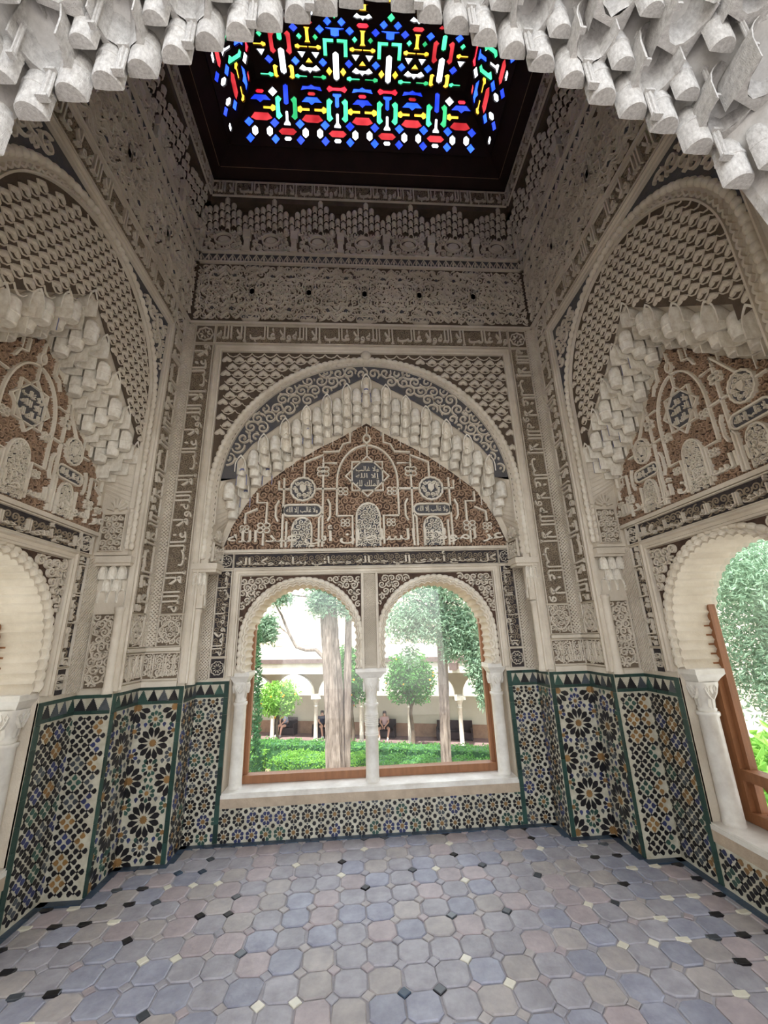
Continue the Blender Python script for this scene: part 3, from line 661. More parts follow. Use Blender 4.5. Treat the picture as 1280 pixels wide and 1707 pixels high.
    if not side:
        plate(gb, fr, rpoly, (), 0, .004); vines(mb, fr, rpred, -1.4, 1.4, lowz, 4.1, .118, .018, .003, .024, 51)
        gd = MB(); plate(gd, fr, spoly, (), 0, .003); gd.obj('scale_field', GRND, wall)  # dark sheet stands for the shadows between the scale leaves
        hb = MB(); hearts(fr, wall, hb, spred, -ai + .05, ai, 2.72, zt_, .122, .081, .004, .1); hb.obj('scale_ground', STUC, wall, kind='stuff')
        rosette(mb, fr, 0, 4.225, .03, 0, .04, 8); lathe_b = MB(); lathe(lathe_b, [(.0, 0), (.045, .005), (.055, .03), (.03, .05), (.0, .055)], (0, 0, 0), 12); ob = lathe_b.obj('boss', STUC, wall, True); ob.matrix_local = fr.mat(0, 4.235, .0) @ Matrix.Rotation(pi / 2, 4, 'X')
    else:
        plate(gb, fr, spoly, (), 0, .004); vines(mb, fr, spred, -ai, ai, 3.2, zt_, .11, .017, .003, .024, 52)
        gd = MB(); plate(gd, fr, rpoly, (), 0, .003); gd.obj('scale_field', GRND, wall)  # painted shade behind the leaves of the side field
        hb = MB(); hearts(fr, wall, hb, rpred, -.8, .8, lowz, 4.2, .08, .074, .006, .072); hb.obj('scale_ground', STUC, wall, kind='stuff')
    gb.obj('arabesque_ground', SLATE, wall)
    # piers: lettered bands, medallions, low panels
    for s in (-1, 1):
        o0, o1 = B['po']; lo, hi = sorted((s * o0, s * o1))
        band_text(mb, db, fr, MOTTO, lo, hi, 1.715, 4.35, 0, rot=-s, rep=3, stretch=2.4, seed=61)
        box(db, fr, lo, hi, 1.46, 1.70, 0, .003); c = (lo + hi) / 2; ribbon(mb, fr, gear(c, 1.575, (hi - lo) * .4, 4), .014, 0, .02, 0, True)
        vines(mb, fr, lambda x, y: lo < x < hi and 1.465 < y < 1.695, lo, hi, 1.46, 1.7, .05, .011, .002, .014, 62); ribbon(mb, fr, [(lo, 1.46), (hi, 1.46), (hi, 1.7), (lo, 1.7)], .012, 0, .02, 0, True)
        c0, c1 = sorted((s * (o1 + .012), s * W)); box(db, fr, c0, c1, 1.46, 4.6, 0, .002); weave(mb, fr, c0, c1, 1.46, 4.6, .03, .013, .002, .014)
        p0, p1 = sorted((s * (o0 - .01), s * W)); box(db, fr, p0, p1, 1.215, 1.41, 0, .003)
        text(mb, fr, ALLAH, p0 + .03, p1 - .03, 1.235, 1.39, .002, .018, stretch=2.4); vines(mb, fr, lambda x, y: p0 + .01 < x < p1 - .01 and 1.22 < y < 1.4, p0, p1, 1.22, 1.41, .05, .011, .002, .01, 63)
        ribbon(mb, fr, [(p0, 1.215), (p1, 1.215), (p1, 1.41), (p0, 1.41)], .014, 0, .02, 0, True); box(mb, fr, p0, p1, 1.425, 1.45, 0, .03); box(mb, fr, p0, p1, ZD, 1.2, 0, .018)
        box(db, fr, lo, hi, 4.37, 4.59, 0, .003); rosette(mb, fr, (lo + hi) / 2, 4.48, .075, 0, .02, 8); ribbon(mb, fr, [(lo, 4.37), (hi, 4.37), (hi, 4.59), (lo, 4.59)], .012, 0, .02, 0, True)
    band_text(mb, db, fr, MOTTO, -B['po'][0] + .02, B['po'][0] - .02, 4.37, 4.59, 0, 0, B['rep'], stretch=2.4, seed=64)
    box(mb, fr, -W, W, 4.605, 4.63, 0, .03)
    db.obj('inscription_ground', BANDG, wall, kind='stuff'); mb.obj('wall_relief', STUC, wall, kind='stuff')
    # upper friezes
    mb, gb, lb = MB(), MB(), MB()
    box(gb, fr, -W, W, 4.64, 5.405, 0, .003); dk = MB()
    tracery(mb, dk, fr, -W + .02, W - .02, 4.645, 5.40, .6, .003, .03)
    box(mb, fr, -W, W, 5.405, 5.425, 0, .035); box(mb, fr, -W, W, 5.54, 5.56, 0, .045)
    box(lb, fr, -W, W, 5.425, 5.54, 0, .012)
    k = round(2 * W / .085)
    for i in range(k):
        c = -W + (i + .5) * 2 * W / k; q = W / k * .86
        ribbon(mb, fr, [(c - q, 5.435), (c - q * .9, 5.47), (c - q * .4, 5.505), (c, 5.53), (c + q * .4, 5.505), (c + q * .9, 5.47), (c + q, 5.435)], .011, .011, .022); prism(mb, fr, [(c, 5.51), (c - .014, 5.47), (c, 5.44), (c + .014, 5.47)], .011, .02)
    # cornice: little arcade, hoods and the top inscription
    np_ = B['np']; P = 2 * W / np_; cb = MB()
    box(cb, fr, -W, W, 5.56, 6.2, 0, .006)
    for i in range(np_ + 1):
        c = -W + i * P; x0, x1 = max(-W, c - .04), min(W, c + .04)
        box(mb, fr, x0, x1, 5.56, 5.6, 0, .06); box(mb, fr, x0 + .012, x1 - .012, 5.6, 5.74, 0, .045); box(mb, fr, x0, x1, 5.74, 5.85, 0, .06)
    for i in range(np_):
        c = -W + (i + .5) * P
        ribbon(mb, fr, [(c + .095 * cos(2 * pi * q / 20), 5.75 + .08 * sin(2 * pi * q / 20)) for q in range(20)], .022, 0, .035, 0, True); prism(mb, fr, [(c + .075 * cos(2 * pi * q / 12), 5.75 + .062 * sin(2 * pi * q / 12)) for q in range(12)], 0, .022, 0, .3)
        vines(mb, fr, lambda x, y: abs(x - c) < P / 2 - .05 and 5.565 < y < 5.88 and hypot(x - c, y - 5.75) > .105, c - P / 2, c + P / 2, 5.57, 5.9, .085, .018, .005, .028, 71)
        m = 8; w2 = P / m
        for q in range(m):
            o_ = abs(q + .5 - m / 2); zt2 = 6.25 - .045 * o_; z = 5.83 + .045 * (q % 2) + (.06 if o_ < 1.6 else 0); r_ = 0
            while z < zt2 - .06:
                inst('cornice_bulb', BULB, fr.mat(c + (q + .5 - m / 2) * w2, z, .012 + .026 * r_, w2 * .92, .05, .115), wall); z += .088; r_ += 1
    box(cb, fr, -W, W, 6.2, 6.27, 0, .1); band_text(mb, cb, fr, MOTTO, -W + .12, W - .12, 6.28, 6.5, .1, 0, B['rep'] + 1, stretch=2.4, seed=73)
    box(cb, fr, -W, W, 6.27, 6.53, 0, .1)
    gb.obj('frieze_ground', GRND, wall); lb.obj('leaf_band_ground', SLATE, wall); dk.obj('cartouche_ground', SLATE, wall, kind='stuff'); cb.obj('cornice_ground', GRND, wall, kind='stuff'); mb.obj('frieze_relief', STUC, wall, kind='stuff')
    # dado tiles
    for s in (-1, 1):
        if side and s != B['far']: continue
        pf = Fr(fr.p(a, 0, 0), fr.U, fr.N) if s > 0 else Fr(fr.p(-W, 0, 0), fr.U, fr.N)
        dado(pf, W - a, 'star12', wall, edge=(.032, 0) if s > 0 else (0, .032), seed=81 + s)
        nf = Fr(fr.p(hl, 0, n), fr.U, fr.N) if s > 0 else Fr(fr.p(-a, 0, n), fr.U, fr.N)
        dado(nf, a - hl, 'cross4' if side else 'star8', wall, solo=False, edge=(.036, 0) if s > 0 else (0, .036), seed=83 + s)
    uf = Fr(fr.p(-hl, 0, n), fr.U, fr.N); dado(uf, 2 * hl, 'cross4' if side else 'star8', wall, 0, .235, False, False, seed=90)
    mb = MB(); box(mb, uf, 0, 2 * hl, .235, .30, 0, .012); mb.obj('plaster_strip', PLAST, wall)
    return wall

BF = [(1.38, ZI), (1.38, 2.63), (1.31, 2.86), (1.206, 3.07), (1.08, 3.245), (.856, 3.434), (.643, 3.61), (.493, 3.707), (.34, 3.8), (.184, 3.89), (0, 4.0)]
BT = [(1.40, 2.2), (1.353, 2.33), (1.285, 2.53), (1.19, 2.71), (1.09, 2.87), (.869, 3.056), (.643, 3.226), (.493, 3.325), (.329, 3.413), (.174, 3.503), (0, 3.608)]
SF = [(.84, ZI), (.84, 2.72), (.76, 2.93), (.68, 3.05), (.44, 3.27), (.2, 3.49), (0, 3.69)]
ST = [(.895, 2.2), (.85, 2.45), (.66, 2.75), (.5, 2.87), (.33, 3.03), (.16, 3.22), (0, 3.33)]
back = dict(fr=Fr((0, 3.5, 0), (1, 0, 0), (0, -1, 0)), W=1.81, a=1.47, dn=.25, F=BF, T=BT, side=False, name='wall_back', hl=1.20, arches=(-.605, .605), r=.465, zc=1.48, cw=.098, ch=.175, K=4, mu=1.36, fi=1.165, fo=1.235, vi=(1.245, 1.37), kx=1, ky=1, R=1.43, rz=2.77, jb=2.16, ai=1.44, ringz=2.9, po=(1.535, 1.722), rep=4, np=7, far=0)
sb = dict(W=1.285, a=.93, dn=.24, F=SF, T=ST, side=True, hl=.585, arches=(0,), r=.5, zc=1.485, cw=.092, ch=.17, K=4, mu=.82, fi=.585, fo=.65, vi=(.67, .775), kx=.655, ky=.79, R=.86, rz=3.39, jb=2.16, ai=.90, ringz=2.95, po=(1.005, 1.195), rep=3, np=5)
right = dict(sb, fr=Fr((1.81, 2.215, 0), (0, -1, 0), (-1, 0, 0)), name='wall_right', far=-1)
left = dict(sb, fr=Fr((-1.81, 2.215, 0), (0, 1, 0), (1, 0, 0)), name='wall_left', far=1)
for B in (back, right, left):
    FINE.__init__(); w_ = bay(B); FINE.obj('fine_relief', MIDR, w_, kind='stuff')

# ---------------------------------------------------------------- entrance arch over the camera, hung with large muqarnas
YE = .96
ef = Fr((0, YE, 0), (1, 0, 0), (0, -1, 0))
EF = [(1.38, ZI), (1.38, 2.62), (1.31, 2.88), (1.206, 3.10), (1.08, 3.24), (.856, 3.39), (.643, 3.57), (.493, 3.67), (.34, 3.77), (.184, 3.86), (0, 3.97)]
mb = MB(); Em = mirror(EF); DE, HE = .66, .70
plate(mb, ef, [(-3.2, 0), (-1.47, 0)] + [(x, z + .2) for x, z in Em] + [(1.47, 0), (3.2, 0), (3.2, ZT), (-3.2, ZT)], (), -.03, 0, back=True)
Eo = [(x * 1.02, z + HE + .1) for x, z in Em]
plate(mb, ef, [(-3.2, 0), (-1.5, 0)] + Eo + [(1.5, 0), (3.2, 0), (3.2, ZT), (-3.2, ZT)], (), DE, DE + .05, back=True)
A_, T_ = resample([(-1.49, 0)] + [(x, z + .1) for x, z in Eo] + [(1.49, 0)], 97), resample([(-1.47, 0)] + [(x, z + .2) for x, z in Em] + [(1.47, 0)], 97)
mb.add([ef.p(x, z, DE) for x, z in A_] + [ef.p(x, z, 0) for x, z in T_], [(i, i + 1, 98 + i, 97 + i) for i in range(96)])
entr = mb.obj('wall_front', STUCG, None, kind='structure')
EH = {'a': hood('muqarnas_cell', 1, 1, 1, [STUCG], 1, n=8, rings=6, rim=.92), 'b': hood('muqarnas_cell', 1, 1, 1, [STUCG], .5, n=6, rings=6, rim=.93), 'k': hood('muqarnas_cell', 1, 1, 1, [STUCG], .5, ribs=2, n=8, rings=6, rim=.93), 'u': hood('muqarnas_cell', 1, 1, 1, [STUCG, BLUEP], 1, n=8, rings=6, rim=.88)}
def barrel_mesh():
    mb = MB(); n = 12; prof = [(0, .94), (.03, 1), (.5, 1), (.51, 1.05), (.57, 1.05), (.58, .97), (.8, .93), (1, .7)]
    rings = []
    for t, r in prof: rings.append([(.5 * r * -cos(pi * i / n), -.55 * r * sin(pi * i / n), t) for i in range(n + 1)])
    for a, b in zip(rings, rings[1:]): mb.add(a + b, [(i, i + 1, n + 2 + i, n + 1 + i) for i in range(n)])
    mb.add(rings[0] + [(0, .02, 0)], [(i, i + 1, n + 1) for i in range(n)])
    return mb.mesh('muqarnas_barrel', [STUCG], True)
BARREL = barrel_mesh()
def flute_mesh():
    mb = MB()
    for x in (-.28, 0, .28): lathe(mb, [(.17, 0), (.17, 1)], (x, -.05 + abs(x) * .5, 0), 8)
    for z in (-.04, .98): box(mb, ID, -.5, .5, z, z + .08, -.3, .3)
    return mb.mesh('fluted_stem', [STUCG])
FLUTE = flute_mesh()
def flower_mesh():
    mb = MB(); prism(mb, ID, gear(0, 0, .5, 8), 0, .12, 0, .15); rosette(mb, ID, 0, 0, .42, .1, .22, 8, 0, False)
    return mb.mesh('stucco_flower', [STUCG])
FLOW = flower_mesh()
ze = zint(EF[1:]); w = .105; R = random.Random(12); dz, dn_ = .112, .105
for j in range(-12, 13):
    for k in range(6):
        u = (j + .5 * (k % 2)) * w
        if abs(u) > 1.33: continue
        zz = ze(u) + k * dz
        if k == 0: inst('muqarnas_barrel', BARREL, ef.mat(u, zz, .0, w * .95, .1, .2), entr)
        elif (j + k) % 2: inst('muqarnas_barrel', BARREL, ef.mat(u, zz - .01, k * dn_ - .035, w * .8, .075, .19), entr)
        else: inst('muqarnas_cell', EH[R.choice('aabkku' if k > 1 else 'abk')], ef.mat(u, zz, k * dn_ + .03, w * 1.42, .13, .215 * R.uniform(.95, 1.08)), entr)
        if k == 0 and j % 2: inst('fluted_stem', FLUTE, ef.mat(u + w / 2, ze(u + w / 2) - .025, .045, .036, .036, .13), entr)
        elif k in (1, 2, 3) and (j + k) % 2: inst('fluted_stem', FLUTE, ef.mat(u + w / 2, ze(u + w / 2) + k * dz - .02, k * dn_ + .012, .02, .03, .15), entr)
        if k in (2, 4) and (j * 3 + k) % 4 == 0: inst('stucco_flower', FLOW, ef.mat(u + w / 2, ze(u) + k * dz + .04, k * dn_ + .03, .07, .09, .08), entr)

# ---------------------------------------------------------------- lantern ceiling of dark wood and stained glass
X0, Y0, Y1 = 1.81, .93, 3.5
def ringpts(p, z): return [(-X0 + p, Y0 + p, z), (X0 - p, Y0 + p, z), (X0 - p, Y1 - p, z), (-X0 + p, Y1 - p, z)]
mb = MB()
for (p, z), (q, y) in (((.0, 6.53), (.1, 6.53)), ((.1, 6.53), (.1, 6.56)), ((.1, 6.56), (.2, 6.6)), ((.2, 6.6), (.33, 6.74)), ((-.4, 6.9), (0, 6.53))):
    a, b = ringpts(p, z), ringpts(q, y); mb.add(a + b, [(i, (i + 1) % 4, 4 + (i + 1) % 4, 4 + i) for i in range(4)])
ceil_ = mb.obj('ceiling', DWOOD, None, kind='structure')
mb = MB()
for fr, W in ((Fr((0, 3.305, 6.595), (1, 0, 0), (0, -1, 0)), 1.6), (Fr((1.615, 2.215, 6.595), (0, -1, 0), (-1, 0, 0)), 1.08), (Fr((-1.615, 2.215, 6.595), (0, 1, 0), (1, 0, 0)), 1.08)):
    k = int(2 * W / .055)
    for i in range(k):
        c = -W + (i + .5) * 2 * W / k; mb.add([fr.p(c - .022, .012, .008), fr.p(c + .022, .012, .008), fr.p(c, .055, .048)], [(0, 1, 2)])
    box(mb, fr, -W, W, .003, .007, .0, .006)
mb.obj('inlay_strip', DWOOD2, ceil_, kind='stuff')
def glassmat(name, c):
    m = bpy.data.materials.new(name); m.use_nodes = True; nt = m.node_tree; N, L = nt.nodes, nt.links; N.remove(N['Principled BSDF'])
    t = N.new('ShaderNodeBsdfTransparent'); g = N.new('ShaderNodeBsdfGlossy'); g.inputs['Roughness'].default_value = .12; mx = N.new('ShaderNodeMixShader'); mx.inputs[0].default_value = .06
    nz = N.new('ShaderNodeTexNoise'); nz.inputs['Scale'].default_value = 5; rp = N.new('ShaderNodeValToRGB'); tc = N.new('ShaderNodeTexCoord'); L.new(tc.outputs['Object'], nz.inputs[0])
    rp.color_ramp.elements[0].position = .3; rp.color_ramp.elements[1].position = .75
    rp.color_ramp.elements[0].color = (*[x * .55 for x in c], 1); rp.color_ramp.elements[1].color = (*[min(1, x * 1.25 + .01) for x in c], 1)
    L.new(nz.outputs[0], rp.inputs[0]); L.new(rp.outputs[0], t.inputs[0]); L.new(t.outputs[0], mx.inputs[1]); L.new(g.outputs[0], mx.inputs[2]); L.new(mx.outputs[0], N['Material Output'].inputs[0])
    return m
GL = {'W': glassmat('glass_clear', (.85, .9, .98)), 'B': glassmat('glass_blue', (.01, .05, .75)), 'G': glassmat('glass_green', (.03, .42, .14)), 'R': glassmat('glass_red', (.75, .01, .02)), 'D': glassmat('glass_dark_red', (.2, .008, .01)), 'O': glassmat('glass_amber', (.8, .36, .02)), 'N': glassmat('glass_deep_green', (.01, .16, .05)), 'V': glassmat('glass_deep_blue', (.006, .02, .38))}
SH = dict(BAR=[(-1, -.85), (0, -1), (1, -.85), (1, .85), (0, 1), (-1, .85)], DUMB=[(-1, -.4), (.2, -.4), (.5, -1), (1, -.6), (1, .6), (.5, 1), (.2, .4), (-1, .4)], CROWN=[(-1, .1), (-.6, -1), (-.3, -.4), (.3, -.4), (.6, -1), (1, .1), (.55, .6), (.2, .4), (0, 1), (-.2, .4), (-.55, .6)],
    CHEV=[(-1, .9), (-.8, -.5), (-.3, -.5), (0, -1), (.3, -.5), (.8, -.5), (1, .9), (.4, .5), (-.4, .5)], HEX=[(-1, 0), (-.6, -1), (.6, -1), (1, 0), (.6, 1), (-.6, 1)], HEXV=[(0, -1), (1, -.5), (1, .5), (0, 1), (-1, .5), (-1, -.5)], STARB=[(-1, .4), (-.5, -.9), (.5, -.9), (1, .4), (.3, .4), (0, 1), (-.3, .4)],
    DOME=[(-1, .4), (-.6, -.9), (.6, -.9), (1, .4), (.5, 1), (-.5, 1)], IBAR=[(-1, -1), (1, -1), (.45, -.6), (.45, .6), (1, 1), (-1, 1), (-.45, .6), (-.45, -.6)], TRAP=[(-1, 1), (-.5, -1), (.5, -1), (1, 1)], BOTTLE=[(-.4, -.9), (0, -1), (.4, -.9), (.4, .3), (1, .7), (1, 1), (-1, 1), (-1, .7), (-.4, .3)],
    BOW=[(-1, 0), (-.75, -1), (-.4, -.5), (.4, -.5), (.75, -1), (1, 0), (.75, 1), (.4, .5), (-.4, .5), (-.75, 1)], TEE=[(-1, -1), (1, -1), (1, -.6), (.45, -.4), (.45, .8), (0, 1), (-.45, .8), (-.45, -.4), (-1, -.6)], LONG=[(-1, -.7), (.2, -1), (1, -.8), (1, .8), (.2, 1), (-1, .7), (-.3, .4), (-.3, -.4)], DIA=[(0, -1), (1, 0), (0, 1), (-1, 0)], TRI=[(0, -1), (1, 1), (-1, 1)], TRD=[(-1, -1), (1, -1), (0, 1)], ELL=[(-1, -1), (1, -1), (1, -.5), (-.3, -.5), (-.3, 1), (-1, 1)])
PL = [('CHEV', 0, 646, 72, 24, 'B'), ('HEX', 0, 688, 29, 14, 'R'), ('STARB', 0, 738, 72, 30, 'B'), ('DUMB', 60, 800, 40, 26, 'O'), ('DUMB', -60, 800, -40, 26, 'O'), ('DOME', 0, 862, 75, 30, 'D'), ('IBAR', 0, 965, 27, 72, 'G'), ('HEXV', 52, 965, 20, 36, 'W'), ('HEXV', -52, 965, 20, 36, 'W'), ('TRAP', 0, 1052, 72, 21, 'D'),
      ('DIA', 90, 687, 32, 34, 'W'), ('DIA', -90, 687, 32, 34, 'W'), ('DIA', 90, 905, 33, 34, 'B'), ('DIA', -90, 905, 33, 34, 'B'), ('DIA', 90, 1018, 30, 34, 'B'), ('DIA', -90, 1018, 30, 34, 'B')]
PU = [('CROWN', 0, 512, 72, 30, 'W'), ('DUMB', 64, 566, 42, 21, 'G'), ('DUMB', -64, 566, -42, 21, 'G'), ('TRI', 0, 450, 27, 20, 'O'), ('TRD', 46, 412, 28, 24, 'W'), ('TRD', -46, 412, 28, 24, 'W'), ('DIA', 92, 460, 30, 34, 'B'), ('DIA', -92, 460, 30, 34, 'B'), ('IBAR', 0, 270, 22, 56, 'O'), ('DUMB', 45, 355, 38, 20, 'O'), ('DUMB', -45, 355, -38, 20, 'O'),
      ('DIA', 52, 285, 20, 26, 'G'), ('DIA', -52, 285, 20, 26, 'G'), ('DIA', 84, 225, 30, 34, 'B'), ('DIA', -84, 225, 30, 34, 'B'), ('HEX', 0, 180, 40, 20, 'R'), ('CROWN', 0, 118, 60, 26, 'W'), ('DIA', 82, 120, 30, 34, 'O'), ('DIA', -82, 120, 30, 34, 'O'), ('IBAR', 0, 50, 40, 26, 'O')]
QL = [('BAR', 0, 702, 16, 72, 'B'), ('BOTTLE', 0, 868, 22, 50, 'W'), ('LONG', 52, 795, 22, 82, 'G'), ('LONG', -52, 795, -22, 82, 'G'), ('HEX', 0, 962, 64, 24, 'D'), ('HEX', 0, 1012, 26, 15, 'W'), ('TRAP', 0, 1054, 68, 19, 'G')]
QR = [('BOW', 0, 646, 70, 24, 'R'), ('TEE', 0, 728, 28, 50, 'B')] + QL[1:]
QU = [('BAR', 0, 465, 19, 92, 'W'), ('BAR', 0, 265, 15, 60, 'G'), ('LONG', 50, 335, 20, 84, 'D'), ('LONG', -50, 335, -20, 84, 'D'), ('LONG', 50, 540, 19, 52, 'O'), ('LONG', -50, 540, -19, 52, 'O'), ('CROWN', 0, 160, 50, 22, 'D'), ('DIA', 0, 95, 30, 34, 'B'), ('HEX', 0, 30, 36, 20, 'G')]
QU2 = [('BAR', 0, 480, 20, 112, 'W'), ('DIA', 48, 520, 22, 32, 'O'), ('DIA', -48, 520, 22, 32, 'O'), ('ELL', 46, 350, -32, 62, 'G'), ('ELL', -46, 350, 32, 62, 'G'), ('TEE', 0, 240, 55, 34, 'B'), ('DIA', 45, 165, 28, 34, 'B'), ('DIA', -45, 165, 28, 34, 'B'), ('DIA', 0, 110, 26, 34, 'G'), ('HEX', 0, 30, 40, 20, 'O')]
TT = [(1075, 0), (915, .2), (750, .4), (606, .57), (491, .7), (301, .9), (91, 1.1), (5, 1.175), (-400, 1.6)]
def ty(y):
    for (a, s), (b, t) in zip(TT, TT[1:]):
        if y >= b or b == -400: return s + (t - s) * (a - y) / (a - b)
def poly_of(sh, cx, cy, w, h, col0): return [((col0 * 180 + cx + x * w) * .275 / 180, ty(cy + y * h)) for x, y in SH[sh]]
SLr = hypot(.35, .45); bvec = lambda x, y: Vector((x, y, .45)) / SLr
lant = ceil_
def recolor(c, i, q):
    r = (i * 7 + q * 3) % 5
    if c == 'B' and r in (1, 4): return 'V'
    if c == 'G' and r in (2, 3): return 'N'
    if c == 'R' and i % 4 == 2: return 'D'
    return c
def crosses(P, Q):
    if any(inside(x, y, Q) for x, y in P) or any(inside(x, y, P) for x, y in Q): return True
    o = lambda a, b, c: (b[0] - a[0]) * (c[1] - a[1]) - (b[1] - a[1]) * (c[0] - a[0])
    return any(o(a, b, c) * o(a, b, d) < 0 and o(c, d, a) * o(c, d, b) < 0 for a, b in zip(P, P[1:] + P[:1]) for c, d in zip(Q, Q[1:] + Q[:1]))
def panel(name, pl, hb, ht, length, parts, lower, indiv=True):
    pieces = []
    for i in range(-6, 7):
        if i % 2 == 0: lst = PL if lower else PU
        else: lst = (QR if abs(i) % 4 == 1 else QL) if lower else (QU2 if abs(i) % 4 == 1 else QU)
        for q, (sh, cx, cy, w, h, c) in enumerate(lst):
            base = poly_of(sh, cx, cy, w, h, i)
            vs = [base] if lower else [[(x, y - .57) for x, y in base], [(x, 1.21 - (y - .57)) for x, y in base]]
            for P in vs:
                if len(P) and all(.012 < y < length - .012 and abs(x) < hb + (ht - hb) * y / length - .02 for x, y in P):
                    cx_, cy_ = sum(p[0] for p in P) / len(P), sum(p[1] for p in P) / len(P)
                    if not lower and (max(y for x, y in P) > .6 > min(y for x, y in P)): continue
                    if any(hypot(cx_ - a, cy_ - b) < .35 and crosses(P, Q) for a, b, Q, _ in pieces): continue
                    P2 = [(cx_ + (x - cx_) * 1.1, cy_ + (y - cy_) * 1.1) for x, y in P]
                    if all(.008 < y < length - .008 for x, y in P2) and not any(hypot(cx_ - a, cy_ - b) < .4 and crosses(P2, Q) for a, b, Q, _ in pieces): P = P2
                    pieces.append((cx_, cy_, P, recolor(c, abs(i), q)))
    mb = MB(); sh_ = [[(cx + (x - cx) * .96, cy + (y - cy) * .96) for x, y in P] for cx, cy, P, c in pieces]
    plate(mb, pl, [(-hb, 0), (hb, 0), (ht, length), (-ht, length)], sh_, -.012, .012, back=True)
    pan = mb.obj('lattice_panel', DWOOD, lant)
    jb = {}
    for cx, cy, P, c in pieces:
        if indiv:
            g = MB(); prism(g, pl, P, -.004, .004); g.obj('glass_pane', GL[c], pan)
        else: prism(jb.setdefault(c, MB()), pl, P, -.004, .004)
    for c, g in jb.items(): g.obj('glass_panes', GL[c], pan, kind='stuff')
panel('back', Pl((0, 3.17, 6.74), (1, 0, 0), bvec(0, -.35), (0, -.7, -.7)), 1.48, 1.13, SLr, None, True)
panel('front', Pl((0, 1.26, 6.74), (-1, 0, 0), bvec(0, .35), (0, .7, -.7)), 1.48, 1.13, SLr, None, True, False)
panel('right', Pl((1.48, 2.215, 6.74), (0, -1, 0), bvec(-.35, 0), (-.7, 0, -.7)), .955, .605, SLr, None, True)
panel('left', Pl((-1.48, 2.215, 6.74), (0, 1, 0), bvec(.35, 0), (.7, 0, -.7)), .955, .605, SLr, None, True)
panel('flat', Pl((0, 2.82, 7.19), (1, 0, 0), (0, -1, 0), (0, 0, -1)), 1.13, 1.13, 1.21, None, False)
# added unseen sun diffuser over the lantern, then the walls of the building round the room
DIFFUSER = bpy.data.materials.new('sun_diffuser'); DIFFUSER.use_nodes = True
_n = DIFFUSER.node_tree.nodes; _n.remove(_n['Principled BSDF']); _t = _n.new('ShaderNodeBsdfTranslucent'); _t.inputs[0].default_value = (.9, .93, .95, 1); DIFFUSER.node_tree.links.new(_t.outputs[0], _n['Material Output'].inputs[0])
mb = MB(); box(mb, ID, -2.6, 2.6, 8.2, 8.22, -4.3, -.3); mb.obj('roof_diffuser', DIFFUSER, None, kind='structure')
mb = MB()
for s in (-1, 1):
    box(mb, ID, min(s * 2.0, s * 2.6), max(s * 2.0, s * 2.6), 3.6, 7.0, -4.2, .3)
    box(mb, ID, min(s * 2.6, s * 5.5), max(s * 2.6, s * 5.5), -3, 6.9, -.6, -.3)
    box(mb, ID, min(s * 3.2, s * 3.5), max(s * 3.2, s * 3.5), 0, 6.9, -.3, 3.4)
box(mb, ID, -2.6, 2.6, 3.8, 7.0, -4.2, -3.78)
box(mb, ID, -3.5, 3.5, 6.9, 7.1, -.3, 3.4)
mb.obj('wall_outer', PLAIN, None, kind='structure')

# ---------------------------------------------------------------- floor: worn octagons with small glazed insets
mb = MB(); box(mb, ID, -2.4, 2.4, -.12, -.004, -4.0, 0); box(mb, ID, -3.2, 3.2, -.12, -.004, 0, 5)
floor = mb.obj('floor', MORT, None, kind='structure')
p = .157; c = .2 * p
OCT = []
for q in range(6):
    R = random.Random(q); P = []
    for x, y in ((-p / 2 + c, -p / 2), (p / 2 - c, -p / 2), (p / 2, -p / 2 + c), (p / 2, p / 2 - c), (p / 2 - c, p / 2), (-p / 2 + c, p / 2), (-p / 2, p / 2 - c), (-p / 2, -p / 2 + c)):
        P += [((x) * .945 + R.uniform(-.004, .004), y * .945 + R.uniform(-.004, .004))]
    m = []
    for f_ in FT:
        b = MB(); k = len(P); b.add([(x, y, -.012) for x, y in P] + [(x, y, 0) for x, y in P] + [(x * .93, y * .93, .004) for x, y in P], [(i, (i + 1) % k, k + (i + 1) % k, k + i) for i in range(k)] + [(k + i, k + (i + 1) % k, 2 * k + (i + 1) % k, 2 * k + i) for i in range(k)] + [list(range(2 * k, 3 * k))]); m.append(b.mesh('floor_tile', [f_]))
    OCT.append(m)
def inset_mesh(w, h, m):
    b = MB(); P = [(w, 0), (0, h), (-w, 0), (0, -h)] if h == w else [(w, h), (-w, h), (-w, -h), (w, -h)]
    b.add([(x, y, -.01) for x, y in P] + [(x, y, .001) for x, y in P] + [(x * .88, y * .88, .004) for x, y in P], [(i, (i + 1) % 4, 4 + (i + 1) % 4, 4 + i) for i in range(4)] + [(4 + i, 4 + (i + 1) % 4, 8 + (i + 1) % 4, 8 + i) for i in range(4)] + [(8, 9, 10, 11)]); return b.mesh('inset_tile', [m])
IN = [inset_mesh(.030, .030, m) for m in (FT[0], FT[2], FT[1], TS, TW, TB, NAVY, TW)]; IR = [inset_mesh(.034, .017, m) for m in (TB, TW, TB, TW, TS)]
FP = [(-1.47, 3.75), (-1.47, 3.5), (-1.81, 3.5), (-1.81, 3.146), (-2.05, 3.146), (-2.05, 1.285), (-1.81, 1.285), (-1.81, .93), (1.81, .93), (1.81, 1.285), (2.05, 1.285), (2.05, 3.146), (1.81, 3.146), (1.81, 3.5), (1.47, 3.5), (1.47, 3.75)]
R = random.Random(4); sh = MB()
